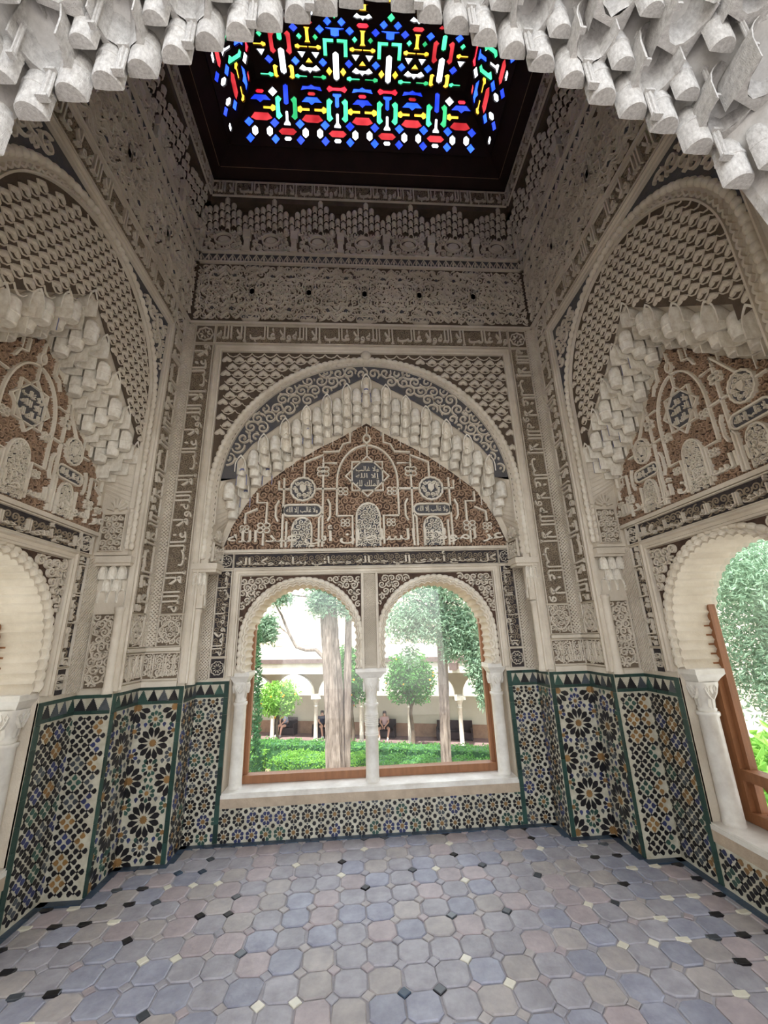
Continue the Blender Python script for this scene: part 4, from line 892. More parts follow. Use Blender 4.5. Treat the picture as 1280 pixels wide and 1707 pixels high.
for i in range(-14, 15):
    for j in range(0, 22):
        x, y = i * p, .95 + j * p
        if not (inside(x + .05, y, FP) or inside(x - .05, y, FP)) : continue
        m = Matrix.Translation((x + R.uniform(-.004, .004), y + R.uniform(-.004, .004), R.uniform(-.002, .002))) @ Matrix.Rotation(R.uniform(-.05, .05), 4, 'Z')
        q = R.choices(range(4), (5, 2.2, 3, 3))[0]
        if y > 1.7: inst('floor_tile', R.choice(OCT)[q], m, floor)
        else:
            for P_ in [0]: sh.add([m @ Vector((a, b, .003)) for a, b in ((-p * .47, -p * .27), (-p * .27, -p * .47), (p * .27, -p * .47), (p * .47, -p * .27), (p * .47, p * .27), (p * .27, p * .47), (-p * .27, p * .47), (-p * .47, p * .27))], [range(8)], q)
        x += p / 2; y += p / 2
        if not inside(x, y, FP) or y < 1.7: continue
        ed = min(abs(abs(x) - 1.9), abs(y - 3.6)) 
        edge = abs(x) > 1.35 and y > 2.0
        if edge and R.random() < .8: inst('inset_tile', R.choice(IR), Matrix.Translation((x, y, R.uniform(0, .003))) @ Matrix.Rotation(R.uniform(-.12, .12), 4, 'Z'), floor)
        else: inst('inset_tile', R.choices(IN, (7, 6, 3, 1.2, .9, .45, .6, .7))[0], Matrix.Translation((x, y, R.uniform(-.002, .002))) @ Matrix.Rotation(R.uniform(-.15, .15), 4, 'Z'), floor)
sh.obj('floor_tiles', FT, floor, kind='stuff')
for (ax, ay), (bx, by) in zip([FP[-1]] + FP[:5], FP[:6]):   # slate border along the dado, both sides
    for s in (1, -1):
        if s < 0 and (ax, ay) == FP[-1]: continue
        L = hypot(bx - ax, by - ay); n = max(1, round(L / .16)); dx, dy = (bx - ax) / L, (by - ay) / L; nx, ny = -dy, dx
        if (ax, ay) == FP[-1]: n = round(L / .2)
        for i in range(n):
            b = MB(); t0, t1 = L * i / n + .002, L * (i + 1) / n - .002
            if i == 0 and L < 2.5: t0 -= .03
            q = [(ax + dx * t + nx * o, ay + dy * t + ny * o) for t, o in ((t0, 0), (t1, 0), (t1, .055), (t0, .055))]
            q = [(s * x, y) for x, y in q]
            b.add([(x, y, -.004) for x, y in q] + [(x, y, .007) for x, y in q], [(0, 1, 5, 4), (1, 2, 6, 5), (2, 3, 7, 6), (3, 0, 4, 7), (4, 5, 6, 7)]); b.obj('border_tile', NAVY, floor)

# ---------------------------------------------------------------- sills, columns, wooden window frames
def capital(parent, r, z0, z1, mats, sq, dep):
    mb = MB(); n = 16; vs = []
    for t, k in ((0, 1.02), (.1, 1.15), (.14, 1.0), (.3, 1.0), (.5, 1.12), (.7, 1.35), (.9, 1.5), (1, 1.5)):
        pw = 2 + 6 * max(0, t - .3)
        for i in range(n):
            a = 2 * pi * i / n; c_, s_ = cos(a), sin(a); q = (abs(c_) ** pw + abs(s_) ** pw) ** (-1 / pw); vs.append((r * k * q * c_, r * k * q * s_, z0 + (z1 - z0) * t))
    mb.add(vs, [(j * n + i, j * n + (i + 1) % n, (j + 1) * n + (i + 1) % n, (j + 1) * n + i) for j in range(7) for i in range(n)])
    cap = mb.obj('capital', mats, parent, True)
    lb = MB(); h = z1 - z0
    for fa in range(4):
        f = Fr((0, 0, 0), (cos(fa * pi / 2), sin(fa * pi / 2), 0), (sin(fa * pi / 2), -cos(fa * pi / 2), 0)); rr = r * 1.28
        for s in (-1, 1):
            ribbon(lb, f, [(s * x * r, z0 + h * z) for x, z in ((.15, .45), (.55, .6), (.85, .8), (.6, .9), (.35, .78), (.5, .68))], r * .2, rr * .9, rr * 1.2)
            lb.add([(v.x, v.y, v.z) for v in (f.p(s * .1 * r, z0 + h * .1, r), f.p(s * .5 * r, z0 + h * .2, r * .98), f.p(s * .5 * r, z0 + h * .45, r * 1.1), f.p(s * .1 * r, z0 + h * .45, r * 1.13))], [(0, 1, 2, 3)])
        prism(lb, f, [(0, z0 + h * .95), (-.3 * r, z0 + h * .75), (0, z0 + h * .55), (.3 * r, z0 + h * .75)], rr * .9, rr * 1.22, 0, .3)
    lb.obj('carved_leaves', mats, cap, kind='stuff')
def column(loc, label, r=.055, z0=.335, zc=.93, z1=1.17, rings=True, ab=(.135, .1), group=None):
    e = empty('window_column', loc, label=label, category='column', kind='thing')
    if group: e['group'] = group
    mb = MB(); pr = [(r * 1.05, z0), (r * 1.02, z0 + .03), (r, z0 + .06)]
    if rings:
        for zc_, k in ((.675, 2), (.752, 3), (.80, 3)):
            for i in range(k): pr += [(r, zc_ + i * .016), (r * 1.08, zc_ + i * .016 + .004), (r * 1.08, zc_ + i * .016 + .010), (r, zc_ + i * .016 + .013)]
    pr += [(r * .97, zc - .03), (r * 1.12, zc - .02), (r * 1.14, zc - .008), (r * 1.1, zc)]
    lathe(mb, pr, (0, 0, 0), 24); mb.obj('shaft', MARB, e, True)
    capital(e, r * .84, zc, z1 - .03, MARB, 1, 1)
    mb = MB(); hx, hy = ab
    q = lambda k, z: [(-hx * k, -hy * k, z), (hx * k, -hy * k, z), (hx * k, hy * k, z), (-hx * k, hy * k, z)]
    vs = q(.62, z1 - .035) + q(.8, z1 - .005) + q(1, z1 + .02) + q(1, 1.222)
    mb.add(vs, [(4 * j + i, 4 * j + (i + 1) % 4, 4 * j + 4 + (i + 1) % 4, 4 * j + 4 + i) for j in range(3) for i in range(4)] + [(0, 1, 2, 3), (12, 13, 14, 15)]); mb.obj('abacus', MARB, e)
    return e
column((0, 3.85, 0), 'slender ringed white marble column between the two arched windows')
for s, nm in ((-1, 'left'), (1, 'right')):
    column((s * 1.125, 3.86, 0), 'worn marble jamb column on the %s side of the paired window' % nm, .052, rings=False, zc=.98, ab=(.085, .1))
for s, nm in ((-1, 'left'), (1, 'right')):
    for d, far in ((.535, 'beside the corner tile panel'), (-.535, 'nearest the entrance')):
        column((s * 2.155, 2.215 + d, 0), 'stout marble jamb column of the %s hand window, %s' % (nm, far), .058, rings=False, zc=.96, ab=(.1, .1))
def sill(fr, hw, n, lab):
    mb = MB(); box(mb, fr, -hw, hw, .30, .325, n - .32, n + .012); box(mb, fr, -hw + .004, hw - .004, .325, .336, n - .32, n + .006); mb.obj('window_sill', MARB, None, kind='structure', label=lab)
sill(back['fr'], 1.2, -.25, 'white marble sill under the paired window')
sill(right['fr'], .585, -.24, 'white marble sill under the right hand window'); sill(left['fr'], .585, -.24, 'white marble sill under the left hand window')
PANE = bpy.data.materials.new('window_pane'); PANE.use_nodes = True
_n = PANE.node_tree.nodes; _n.remove(_n['Principled BSDF']); _t = _n.new('ShaderNodeBsdfTransparent'); _t.inputs[0].default_value = (.95, .97, .97, 1); _g = _n.new('ShaderNodeBsdfGlossy'); _g.inputs['Roughness'].default_value = .01; _m = _n.new('ShaderNodeMixShader'); _m.inputs[0].default_value = .035
for a, b in ((_t.outputs[0], _m.inputs[1]), (_g.outputs[0], _m.inputs[2]), (_m.outputs[0], _n['Material Output'].inputs[0])): PANE.node_tree.links.new(a, b)
def window(name, fr, n, hw, zb, zt, lattice, mull):
    w = empty(name); w['kind'] = 'structure'; f = .06
    def pc(nm, *b):
        mb = MB(); box(mb, fr, *b); return mb.obj(nm, WOOD, w)
    for s in (-1, 1):
        lo, hi = sorted((s * hw, s * (hw - f))); pc('window_stile', lo, hi, .34, zt, n - .06, n + .03); lo, hi = sorted((s * (hw - f), s * (hw - f - .03))); pc('window_bead', lo, hi, .34, zt, n - .06, n - .01)
    pc('window_rail', -hw + f, hw - f, zb, zb + f, n - .06, n + .03); pc('window_rail', -hw + f, hw - f, zt - f, zt, n - .06, n + .03)
    if lattice:
        pc('window_rail', -hw + f, hw - f, .34, .4, n - .06, n + .03); h = zb - .4
        for i in range(-5, 6):
            for d in (-1, 1):
                mb = MB(); x = i * .115; P = [(x - d * h / 2, .4), (x + d * h / 2, zb)]
                if abs(P[0][0]) > hw - f - .01 or abs(P[1][0]) > hw - f - .01: continue
                ribbon(mb, fr, P, .03, n - .035, n - .008 + .006 * d, top=1); mb.obj('lattice_slat', WOOD, w)
    mb = MB(); box(mb, fr, -hw + f, hw - f, zb + f, zt - f, n - .043, n - .037); mb.obj('window_pane', PANE, w)
window('window_1', back['fr'], -.25 - .22, 1.15, .337, 2.3, False, False)
window('window_2', right['fr'], -.24 - .24, .575, .57, 2.3, True, False)
window('window_3', left['fr'], -.24 - .24, .575, .57, 2.3, True, False)

# ---------------------------------------------------------------- the garden court outside
G = -3.97
LIME = mat('lime_wall', S(232, 226, 214), .9, .1, 1.2, .2, 20, c2=S(206, 196, 180))
BRICK = mat('old_brick', S(196, 170, 146), .9, .2, 3, .3, 20, c2=S(222, 206, 188))
GALW = mat('gallery_plaster', S(206, 204, 190), .9, .08, 1.5)
GALD = mat('gallery_dado', S(170, 140, 120), .9, .25, 4)
PAVE = mat('gallery_paving', S(140, 118, 116), .8, .25, 2)
SOIL = mat('garden_soil', S(150, 134, 112), .95, .2, 3)
BARK = mat('bark', S(136, 125, 116), .95, .5, 3, 1, 14, c2=S(70, 60, 54), stretch=(5, 5, .6))
BARK2 = mat('orange_bark', S(110, 96, 84), .95, .3, 8, .5, 20)
BENCH = mat('bench_wood', S(62, 52, 54), .7, .3, 6)
BEAM = mat('beam_wood', S(112, 96, 92), .8, .3, 4)
def leafmat(name, c, c2, tr=.35):
    m = mat(name, c, .55, .3, 3.5, 0, c2=c2, spec=.35); nt = m.node_tree; N, L = nt.nodes, nt.links; b = N['Principled BSDF']
    t = N.new('ShaderNodeBsdfTranslucent'); mx = N.new('ShaderNodeMixShader'); mx.inputs[0].default_value = tr
    L.new(b.inputs['Base Color'].links[0].from_socket, t.inputs[0]); L.new(b.outputs[0], mx.inputs[1]); L.new(t.outputs[0], mx.inputs[2]); L.new(mx.outputs[0], N['Material Output'].inputs[0]); return m
LORA = leafmat('orange_leaf', S(96, 150, 70), S(52, 104, 60)); LORL = leafmat('young_orange_leaf', S(150, 190, 90), S(100, 158, 70))
LCYP = leafmat('cypress_leaf', S(152, 178, 150), S(102, 134, 108), .25); LCYD = leafmat('dark_cypress_leaf', S(78, 122, 78), S(44, 84, 56), .2)
LHED = leafmat('hedge_leaf', S(112, 164, 82), S(70, 124, 66)); LBRI = leafmat('bright_leaf', S(142, 186, 84), S(92, 150, 62), .45)
FRUIT = mat('orange_skin', S(238, 160, 40), .5, .1, 10)
def leaves(mb, pts, size, asp, R, droop=0, mat=0):
    for p in pts:
        d = Vector((R.gauss(0, 1), R.gauss(0, 1), R.gauss(0, .6) - droop)).normalized(); s = d.cross(Vector((R.gauss(0, 1), R.gauss(0, 1), R.gauss(0, 1)))).normalized()
        l = size * R.uniform(.7, 1.3); w = l * asp; nrm = d.cross(s) * l * .12; p = Vector(p)
        mb.add([p, p + d * l * .5 + s * w * .5 + nrm, p + d * l, p + d * l * .5 - s * w * .5 + nrm], [(0, 1, 2), (0, 2, 3)], mat)
def blob(c, r, n, R, shell=.55):
    out = []
    while len(out) < n:
        v = Vector((R.uniform(-1, 1), R.uniform(-1, 1), R.uniform(-1, 1))); l = v.length
        if 0 < l < 1:
            q = (shell + (1 - shell) * R.random() ** .6) / l; lump = 1 + .14 * sin(5 * v.x / l + 2) * sin(4 * v.z / l + 1) + .1 * sin(9 * v.y / l)
            out.append((c[0] + v.x * q * r[0] * lump, c[1] + v.y * q * r[1] * lump, c[2] + v.z * q * r[2] * lump))
    return out
def tree(name, label, cat, base, parts, group=None):
    e = empty(name, base, label=label, category=cat)
    if group: e['group'] = group
    for nm, mb, m, sm, kw in parts: mb.obj(nm, m, e, sm, **kw)
    return e
# ground, arcade
mb = MB(); box(mb, ID, -30, 30, G - .3, G, -40, -4.3); mb.obj('ground', SOIL, None, kind='structure')
gf = Fr((-.07, 23.62, 0), (.952, -.306, 0), (-.306, -.952, 0)); SPC = 2.62; R_a = 1.1
mb = MB(); k = range(-4, 5); zs_ = -1.62; path = []
for i in k: c = (i + .5) * SPC; path += [(c - R_a, zs_)] + arc(c, zs_, R_a, pi, 0, 20) + [(c + R_a, zs_)]
plate(mb, gf, [(-10.6, zs_)] + path + [(11.9, zs_), (11.9, 9), (-10.6, 9)], (), -.45, 0, back=True)
arc_ = mb.obj('wall_arcade', LIME, None, kind='structure')
bm_ = MB(); R = random.Random(8)
for i in range(-9, 12):
    for z in range(8):
        if R.random() < .75:
            b = MB(); x0 = i + R.uniform(-.1, .1) + (z % 2) * .5; box(b, gf, x0 - .4, x0 + .4, 1.0 + z * .42 + .02, 1.0 + z * .42 + .3, 0, .012 + R.uniform(0, .01)); b.obj('stone_block', BRICK, arc_)
mb = MB(); box(mb, gf, -10.6, 11.9, .05, .28, 0, .12); mb.obj('eaves_beam', BEAM, arc_)
mb = MB(); box(mb, gf, 5.0, 5.35, -.3, .05, 0, 1.2); mb.obj('bracket_beam', BEAM, arc_)
mb = MB(); box(mb, gf, -10.6, 11.9, -.2, 1, -2.3, -.45); mb.obj('ceiling_gallery', GALW, None, kind='structure')
mb = MB(); box(mb, gf, -10.6, 11.9, G, 1, -2.35, -2.05); gw_ = mb.obj('wall_gallery', GALW, None, kind='structure')
mb = MB(); box(mb, gf, -10.6, 11.9, G, G + .62, -2.05, -2.02); box(mb, gf, -10.6, 11.9, G + .62, G + .66, -2.05, -1.99); mb.obj('gallery_dado', GALD, gw_)
mb = MB(); box(mb, gf, -10.6, 11.9, G, G + .012, -2.1, .55); mb.obj('floor_gallery', PAVE, None, kind='structure')
mb = MB(); box(mb, ID, -12, -11.6, G, 8, -40, -4); box(mb, ID, 15, 15.4, G, 8, -40, -2); mb.obj('wall_court', LIME, None, kind='structure')
for i, lab in ((-3, 'at the far left of the arcade'), (-2, 'behind the small lemon-green orange tree'), (-1, 'left of the thick cypress trunk'), (0, 'just left of the person in pale pink'), (1, 'behind the dark orange tree trunk'), (2, 'in front of the long dark bench'), (3, 'at the far right of the arcade')):
    e = empty('arcade_column', gf.p(i * SPC, G, -.22), label='white marble arcade column ' + lab, category='column', kind='thing', group='columns of the garden arcade')
    mb = MB(); lathe(mb, [(.17, 0), (.17, .06), (.13, .1), (.115, .14), (.105, 1.75), (.13, 1.77), (.13, 1.81), (.10, 1.83)], seg=14); mb.obj('shaft', MARB, e, True)
    mb = MB(); lathe(mb, [(.11, 1.83), (.12, 1.95), (.2, 2.1), (.2, 2.16)], seg=8); box(mb, ID, -.27, .27, 2.16, 2.36, -.27, .27); mb.obj('capital', MARB, e)
# hedges
def hedge(label, x0, x1, y0, y1, h, lm, n, seed):
    R = random.Random(seed); e = empty('box_hedge', gf.p((x0 + x1) / 2, G, y0), label=label, category='hedge', group='clipped hedges of the garden')
    o = gf.p((x0 + x1) / 2, G, y0); f = Fr((0, 0, 0), gf.U, gf.N); w = (x1 - x0) / 2; d = y1 - y0
    mb = MB(); box(mb, f, -w + .06, w - .06, 0, h - .06, .06, d - .06); mb.obj('branch_core', LCYD, e)
    pts = []
    for _ in range(n):
        u, v = R.uniform(-w, w), R.uniform(0, d); q = R.random()
        b = .04 * sin(u * 5) + .03 * sin(v * 9 + u)
        if q < .55: pts.append(f.p(u, h - R.uniform(0, .08) + b, v))
        elif q < .9: pts.append(f.p(u, R.uniform(0, h), d - R.uniform(0, .08) + b))
        else: pts.append(f.p(R.choice((-w, w)), R.uniform(0, h), v))
    mb = MB(); leaves(mb, pts, .1, .5, R); mb.obj('hedge_leaves', lm, e, kind='stuff')
hedge('long clipped hedge running along the front of the arcade', -8.5, 9, 3.4, 4.4, 1.0, LHED, 9000, 1)
hedge('bright clipped hedge beside the narrow cypress', -4.6, -2.35, 5.3, 6.9, 1.02, LBRI, 3600, 2)  # sunlight on this hedge is put into its brighter leaf colour
hedge('bright clipped hedge at the foot of the thick cypress trunk', -1.6, 1.9, 5.2, 6.6, 1.0, LBRI, 4200, 3)  # sunlit tone painted here too, by the same brighter leaves
hedge('clipped hedge under the hanging cypress branches', 2.4, 8.5, 5.2, 6.6, 1.0, LHED, 5200, 4)
# orange trees
def orange_tree(label, x, y, cz, r, lm, n, seed, trunk_r=.09, nf=14):
    R = random.Random(seed); tr = MB(); H = cz - G
    tube(tr, [(0, 0, 0), (.05, .02, H * .3), (-.03, 0, H * .55), (.08, 0, H * .8), (.05, .05, H)], [trunk_r * 1.2, trunk_r, trunk_r * .9, trunk_r * .7, trunk_r * .3], 8)
    for a in range(5): t = a * 1.3; tube(tr, [(.02, 0, H * .62), (r[0] * .4 * cos(t), r[1] * .4 * sin(t), H * .85), (r[0] * .75 * cos(t), r[1] * .75 * sin(t), H * 1.02)], [trunk_r * .5, trunk_r * .35, .015], 6)
    cr = MB(); pts = blob((0, 0, H), r, n, R, .35); leaves(cr, pts, .17, .42, R, .5)
    e = tree('orange_tree', label, 'tree', (x, y, G), [('trunk', tr, BARK2, True, {}), ('crown', cr, lm, False, {'kind': 'stuff'})], 'orange trees by the arcade')
    s = MB(); lathe(s, [(.0, -.045), (.033, -.033), (.045, 0), (.033, .033), (.0, .045)], seg=8); fm = s.mesh('orange', [FRUIT], True)
    for p in blob((0, 0, H - .1), [q * .98 for q in r], nf, R, .9): inst('orange', fm, Matrix.Translation(p), e)
orange_tree('round dark green orange tree with a bent trunk', 2.33, 20.8, -.55, (1.2, 1.1, 1.15), LORA, 5200, 1)
orange_tree('small yellow-green orange tree beside the narrow cypress', -4.15, 22.2, -1.37, (1.0, .9, .85), LORL, 3000, 2, .07)
orange_tree('orange tree bearing fruit behind the thick cypress trunk', -.45, 21.3, -.3, (1.25, 1.1, 1.4), LORA, 5200, 3, .08, 26)
# cypresses
def bark(pts, rads, seg=18, seed=1):
    R = random.Random(seed); mb = MB(); vs = []; P = []
    for i in range(41):
        t = i / 40 * (len(pts) - 1); j = min(int(t), len(pts) - 2); f = t - j; P.append((Vector(pts[j]).lerp(Vector(pts[j + 1]), f), rads[j] + (rads[j + 1] - rads[j]) * f))
    ph = [R.uniform(0, 6) for _ in range(4)]
    for i, (p, r) in enumerate(P):
        for q in range(seg):
            a = 2 * pi * q / seg; k = 1 + .13 * sin(5 * a + ph[0] + i * .05) + .08 * sin(9 * a + ph[1] - i * .09) + R.uniform(-.05, .05); vs.append(p + Vector((cos(a), sin(a), 0)) * r * k)
    mb.add(vs, [(i * seg + q, i * seg + (q + 1) % seg, (i + 1) * seg + (q + 1) % seg, (i + 1) * seg + q) for i in range(40) for q in range(seg)]); return mb
def spray(c, r, n, R): return blob(c, r, n, R, .2)
B0 = Vector((-.85, 14, G))
L_ = lambda p: tuple(Vector(p) - B0)
R = random.Random(21)
br = MB(); tube(br, [L_(p) for p in ((-1.15, 14, .75), (-1.5, 13.95, 1.08), (-1.82, 13.9, 1.08), (-2.12, 13.9, 1.18), (-2.35, 13.9, 1.56), (-2.65, 13.9, 2.22), (-2.9, 13.9, 2.62))], [.07, .055, .05, .048, .042, .034, .02], 8)
tube(br, [L_(p) for p in ((-2.35, 13.9, 1.56), (-2.7, 13.85, 1.85), (-3.0, 13.8, 1.9))], [.025, .02, .01], 6); tube(br, [L_(p) for p in ((-1.25, 14, 2.3), (-1.6, 13.9, 2.75), (-2.3, 13.9, 2.85), (-2.8, 13.9, 2.7))], [.05, .035, .025, .012], 6)
fo = MB(); 
for c, r, n in (((-3.1, 13.8, 1.8), (.42, .35, .5), 1300), ((-1.35, 13.8, 2.65), (.5, .4, .55), 1500), ((-2.7, 13.8, 2.75), (.5, .3, .25), 500), ((-1.5, 14, 4.6), (1.5, 1.5, 1.6), 4000), ((-.55, 13.9, 2.5), (.5, .4, .5), 900)): leaves(fo, [L_(p) for p in spray(c, r, n, R)], .16, .3, R, .3)
tree('cypress_tree', 'old cypress with a thick furrowed double trunk and one bare branch', 'tree', B0, [('trunk', bark([L_(p) for p in ((-.9, 14, G), (-.86, 14, -2.3), (-.95, 14, 0), (-1.1, 14, 2.1), (-1.2, 14, 5))], [.36, .30, .28, .25, .18]), BARK, False, {}), ('trunk', bark([L_(p) for p in ((-.5, 14.1, G), (-.53, 14.1, -2.3), (-.48, 14.1, 0), (-.42, 14.1, 2.6), (-.4, 14, 5))], [.15, .125, .12, .11, .08], 12, 5), BARK, False, {}), ('branch', br, BARK, True, {}), ('foliage', fo, LCYP, False, {'kind': 'stuff'})], 'cypresses of the garden')
B0 = Vector((2.74, 15, G)); R = random.Random(22); fo = MB(); br = MB()
for c, r, n in (((2.9, 14.6, 3.4), (2.1, 1.6, 1.5), 7500), ((1.5, 14.4, 1.9), (.85, .7, .7), 1700), ((2.6, 14.3, 1.8), (1.1, .7, .7), 2400), ((3.6, 14.3, 1.6), (.7, .6, .9), 2200), ((3.85, 14.2, .6), (.42, .4, .9), 1400), ((4.0, 14.2, -.35), (.3, .3, .6), 700), ((3.1, 14.3, 1.0), (.5, .4, .5), 700), ((1.6, 14.4, .8), (.3, .3, .35), 220)): leaves(fo, [L_(p) for p in spray(c, r, n, R)], .17, .3, R, .5)
for e in ((1.0, 14.3, 1.9), (3.9, 14.2, .9), (3.4, 14.3, 2.4), (1.9, 14.4, 2.6), (3.0, 14.2, 1.2)): tube(br, [L_(p) for p in ((2.9, 15, 2.2), ((2.9 + e[0]) / 2, 14.7, 2.6), e)], [.06, .04, .015], 6)
tree('cypress_tree', 'grey-green cypress with hanging branches over a slim pale trunk', 'tree', B0, [('trunk', bark([L_(p) for p in ((2.74, 15, G), (2.74, 15, -2.3), (2.84, 15, .5), (2.9, 15, 3.2), (2.9, 15, 5))], [.2, .175, .165, .15, .1], 14, 9), BARK, False, {}), ('branch', br, BARK, True, {}), ('foliage', fo, LCYP, False, {'kind': 'stuff'})], 'cypresses of the garden')
B0 = Vector((-3.3, 13, G)); R = random.Random(23); fo = MB(); pts = []
for i in range(5200):
    t = R.random(); z = .2 + 6.2 * t; a = R.uniform(0, 2 * pi); q = (.46 - .36 * t ** 1.6) * R.uniform(.75, 1.02) * (1 + .1 * sin(z * 6 + a * 2)); pts.append((q * cos(a), q * sin(a), z))
leaves(fo, pts, .12, .4, R, -.8); tr = MB(); tube(tr, [(0, 0, 0), (0, 0, 6)], [.09, .03], 8)
tree('cypress_tree', 'narrow pointed young cypress close to the left window post', 'tree', B0, [('trunk', tr, BARK, True, {}), ('foliage', fo, LCYD, False, {'kind': 'stuff'})], 'cypresses of the garden')
B0 = Vector((9.6, 9.4, G)); R = random.Random(24); fo = MB()
for c, r, n in (((8.4, 8.2, 3.6), (2.4, 1.8, 2.0), 7000), ((7.6, 7.8, 1.4), (1.2, 1.3, 1.6), 6000), ((7.6, 7.4, .2), (.9, 1.0, .9), 3000), ((7.0, 6.9, 2.4), (.9, .9, .8), 2600), ((9, 7.5, 1.2), (1.4, 1.4, 2.2), 4000)): leaves(fo, [L_(p) for p in spray((c[0] + 1.1, c[1] + 1.1, c[2] + .1), r, n, R)], .13, .28, R, .6)
tree('cypress_tree', 'shaggy cypress filling the right hand window', 'tree', B0, [('trunk', bark([(0, 0, 0), (.1, 0, 3), (0, 0, 9)], [.3, .25, .15]), BARK, False, {}), ('foliage', fo, LCYP, False, {'kind': 'stuff'})], 'cypresses of the garden')
def shrub(label, c, r, n, seed, sz=.3):
    R = random.Random(seed); fo = MB(); H = c[2] - G; leaves(fo, blob((0, 0, H), r, n, R, .3), sz, .34, R, .1); st = MB()
    for a in range(6): tube(st, [(0, 0, 0), (.15 * cos(a), .15 * sin(a), H * .5), (r[0] * .5 * cos(a), r[1] * .5 * sin(a), H)], [.03, .025, .01], 6)
    tree('leafy_shrub', label, 'shrub', (c[0], c[1], G), [('stem', st, BARK2, True, {}), ('foliage', fo, LBRI, False, {'kind': 'stuff'})], 'shrubs below the side windows')
shrub('light green long-leaved shrub below the right hand window', (5.7, 6.1, -.95), (1.0, 1.0, .95), 2200, 31, .26)
shrub('light green shrub outside the left hand window', (-6.2, 5.0, -1.2), (1.3, 1.5, 1.0), 1500, 32, .26)
# benches and seated people in the gallery
def bench(label, s, w, n=-1.75):
    e = empty('bench', gf.p(s, G + .012, n), atan2(gf.U.y, gf.U.x), label=label, category='bench', group='dark benches in the gallery'); f = ID
    for nm, b in (('seat', (-w, w, .32, .37, -.1, .38)), ('backrest', (-w, w, .37, .88, -.12, -.08)), ('front_board', (-w, w, .05, .32, .33, .36))):
        mb = MB(); box(mb, f, *b); mb.obj(nm, BENCH, e)
    for x in (-w, w - .06):
        mb = MB(); box(mb, f, x, x + .06, 0, .6, -.12, .38); mb.obj('bench_end', BENCH, e)
    return e
bench('long dark wooden bench behind the slim cypress trunk', 4.75, .95); bench('dark bench under the person in pale pink', .95, .55); bench('dark bench beside the column by the yellow-green tree', -5.25, .75); bench('dark bench under the person in navy', -2.75, .6)
SKIN = mat('skin', S(220, 176, 156), .6, .06, 10); HAIR = mat('dark_hair', S(48, 36, 34), .6, .2, 20); PINK = mat('pale_pink_cloth', S(226, 196, 204), .9, .08, 9); BLK = mat('dark_cloth', S(40, 38, 46), .9, .1, 9); NVY = mat('navy_cloth', S(44, 54, 86), .9, .1, 9); SKYB = mat('pale_blue_cloth', S(176, 190, 216), .9, .08, 9); SHOE = mat('white_shoe', S(200, 200, 204), .7, .1, 9)
def skinned(name, V, E_, rad, m, parent):
    me = bpy.data.meshes.new(name); me.from_pydata(V, E_, []); me.materials.append(m); o = inst(name, me, None, parent)
    o.modifiers.new('Skin', 'SKIN').use_smooth_shade = True
    for i, r in enumerate(rad): me.skin_vertices[0].data[i].radius = (r, r)
    me.skin_vertices[0].data[0].use_root = True
    s = o.modifiers.new('Subsurf', 'SUBSURF'); s.levels = s.render_levels = 1; return o
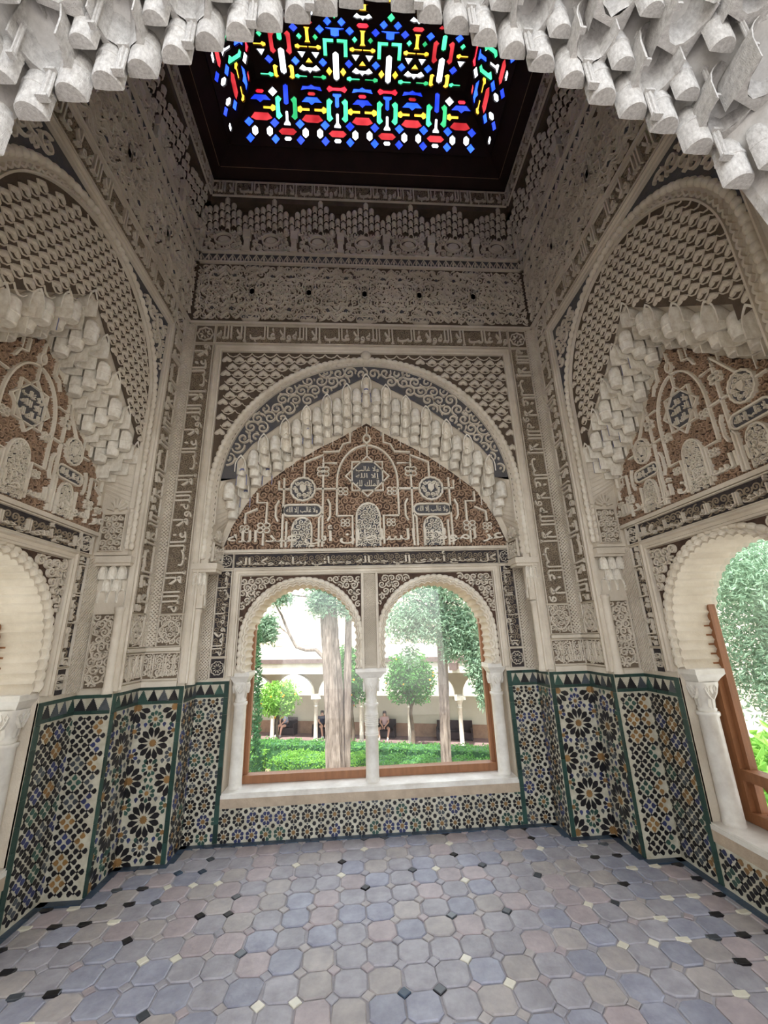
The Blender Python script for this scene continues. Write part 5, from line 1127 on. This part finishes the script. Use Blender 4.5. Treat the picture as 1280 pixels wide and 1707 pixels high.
def person(label, loc, rz, top, bottom, lean=0, knees=.3, hands=((-.05, -.40, .62), (.05, -.40, .62)), cap=None, hl=1.25):
    e = empty('person', loc, rz, label=label, category='person'); k = lean
    V = [(0, 0, .54), (0, .01 - .2 * k, .74), (0, .0 - .5 * k, .96), (0, -.02 - .7 * k, 1.08), (0, -.04 - .8 * k, 1.15), (0, -.04 - .85 * k, 1.25)]; E_ = [(0, 1), (1, 2), (2, 3), (3, 4), (4, 5)]; rad = [.135, .12, .13, .055, .075, .08]
    for s, h in ((-1, hands[0]), (1, hands[1])):
        b = len(V); V += [(s * .17, -.5 * k, 1.02), (s * .24, -.14 - .5 * k, .80), h, (h[0] * .6, h[1] - .06, h[2] - .05)]; E_ += [(2, b), (b, b + 1), (b + 1, b + 2), (b + 2, b + 3)]; rad += [.065, .048, .036, .03]
        for fi in range(4): c = len(V); V += [(h[0] + s * (.018 * fi - .03), h[1] - .1, h[2] - .08 - .01 * fi)]; E_ += [(b + 3, c)]; rad += [.011]
        c = len(V); V += [(h[0] - s * .035, h[1] - .03, h[2] - .02)]; E_ += [(b + 2, c)]; rad += [.012]
        b = len(V); V += [(s * .1, -.03, .52), (s * knees, -.45, .53), (s * knees * .75, -.5, .12), (s * knees * .75, -.52, .06), (s * knees * .85, -.66, .035)]; E_ += [(0, b), (b, b + 1), (b + 1, b + 2), (b + 2, b + 3), (b + 3, b + 4)]; rad += [.1, .075, .045, .042, .032]
    skinned('body', V, E_, rad, SKIN, e)
    T = [(0, 0, .56), (0, .01 - .2 * k, .74), (0, -.5 * k, .97), (0, -.01 - .55 * k, 1.045)]; TE = [(0, 1), (1, 2), (2, 3)]; tr = [.155, .145, .15, .08]
    for s in (-1, 1): b = len(T); T += [(s * .18, -.5 * k, 1.01), (s * .225, -.1 - .5 * k, .86)]; TE += [(2, b), (b, b + 1)]; tr += [.082, .068]
    skinned('shirt', T, TE, tr, top, e)
    P = [(0, 0, .53)]; PE = []; pr = [.155]
    for s in (-1, 1): b = len(P); P += [(s * .1, -.03, .52), (s * knees * .72, -.3, .53)]; PE += [(0, b), (b, b + 1)]; pr += [.112, .098]
    skinned('shorts', P, PE, pr, bottom, e)
    hd = (0, -.04 - .85 * k, 1.22); mb = MB()
    n = 12; vs = []
    for i in range(8):
        t = -.9 + i * .27
        for q in range(n): a = 2 * pi * q / n; rr = .108 * cos(t * .75); fr_ = 1 if sin(a) > -.45 else (.35 if t < .55 else 1); vs.append((hd[0] + rr * cos(a) * (fr_ if sin(a) < -.45 else 1), hd[1] + .025 + rr * sin(a) * fr_ * 1.1, hd[2] + .02 + .115 * sin(t) * (1 if t > 0 else hl)))
    mb.add(vs, [(i * n + q, i * n + (q + 1) % n, (i + 1) * n + (q + 1) % n, (i + 1) * n + q) for i in range(7) for q in range(n)] + [list(range(7 * n, 8 * n))]); mb.obj('hair', cap or HAIR, e, True)
    mb = MB(); y = hd[1] - .088
    for s in (-1, 1): mb = MB(); box(mb, ID, s * .03 - .012, s * .03 + .012, hd[2] + .0, hd[2] + .012, -y - .01, -y + .004); mb.obj('eye', HAIR, e)
    mb = MB(); box(mb, ID, -.02, .02, hd[2] - .052, hd[2] - .044, -y - .01, -y + .002); mb.obj('mouth', PINK, e)
    mb = MB(); mb.add([(-.012, y + .01, hd[2] - .025), (.012, y + .01, hd[2] - .025), (0, y - .022, hd[2] - .022), (0, y + .005, hd[2] + .015)], [(0, 1, 2), (0, 2, 3), (1, 2, 3)]); mb.obj('nose', SKIN, e)
    for s in (-1, 1):
        mb = MB(); x = s * knees * .78; prism(mb, Pl((x, 0, 0), (1, 0, 0), (0, 1, 0), (0, 0, 1)), [(-.05, -.46), (.05, -.46), (.052, -.62), (.03, -.70), (-.03, -.70), (-.052, -.62)], 0, .085, 0, .12); mb.obj('shoe', SHOE, e)
    return e
ga = atan2(gf.U.y, gf.U.x)
bp_ = gf.p(.93, G + .012, -1.55); person('person in a pale pink shirt and dark shorts seated on a bench', bp_, ga + .1, PINK, BLK, hl=2.1)
bp_ = gf.p(-2.85, G + .012, -1.55); person('person in a navy shirt seated beside the thick cypress trunk', bp_, ga + .75, NVY, BLK, .12, .16, ((-.1, -.36, .62), (.1, -.36, .62)))
bp_ = gf.p(-5.05, G + .012, -1.55); person('seated person in a pale blue shirt leaning behind the arcade column', bp_, ga - .5, SKYB, BLK, .3, .18)
e = empty('backpack', gf.p(-2.88, G + .012, -1.12), .4, label='black backpack on the paving by the person in navy', category='backpack')
mb = MB(); vs = []
for z, kx, ky in ((0, .8, .8), (.04, 1, 1), (.3, 1, .95), (.42, .85, .8), (.48, .5, .5)): vs += [(.17 * kx * cos(a) * (abs(cos(a)) ** -.35 if abs(cos(a)) > .1 else 1), .12 * ky * sin(a) * (abs(sin(a)) ** -.35 if abs(sin(a)) > .1 else 1), z) for a in [2 * pi * i / 16 for i in range(16)]]
mb.add(vs, [(j * 16 + i, j * 16 + (i + 1) % 16, j * 16 + 16 + (i + 1) % 16, j * 16 + 16 + i) for j in range(4) for i in range(16)] + [list(range(64, 80))]); mb.obj('bag', BLK, e, True)
mb = MB(); tube(mb, [(-.05, .02, .47), (-.04, .02, .53), (.04, .02, .53), (.05, .02, .47)], [.012] * 4, 6); mb.obj('grab_loop', BLK, e)
mb = MB(); box(mb, ID, -.12, .12, .05, .22, .1, .15); mb.obj('front_pocket', BLK, e)
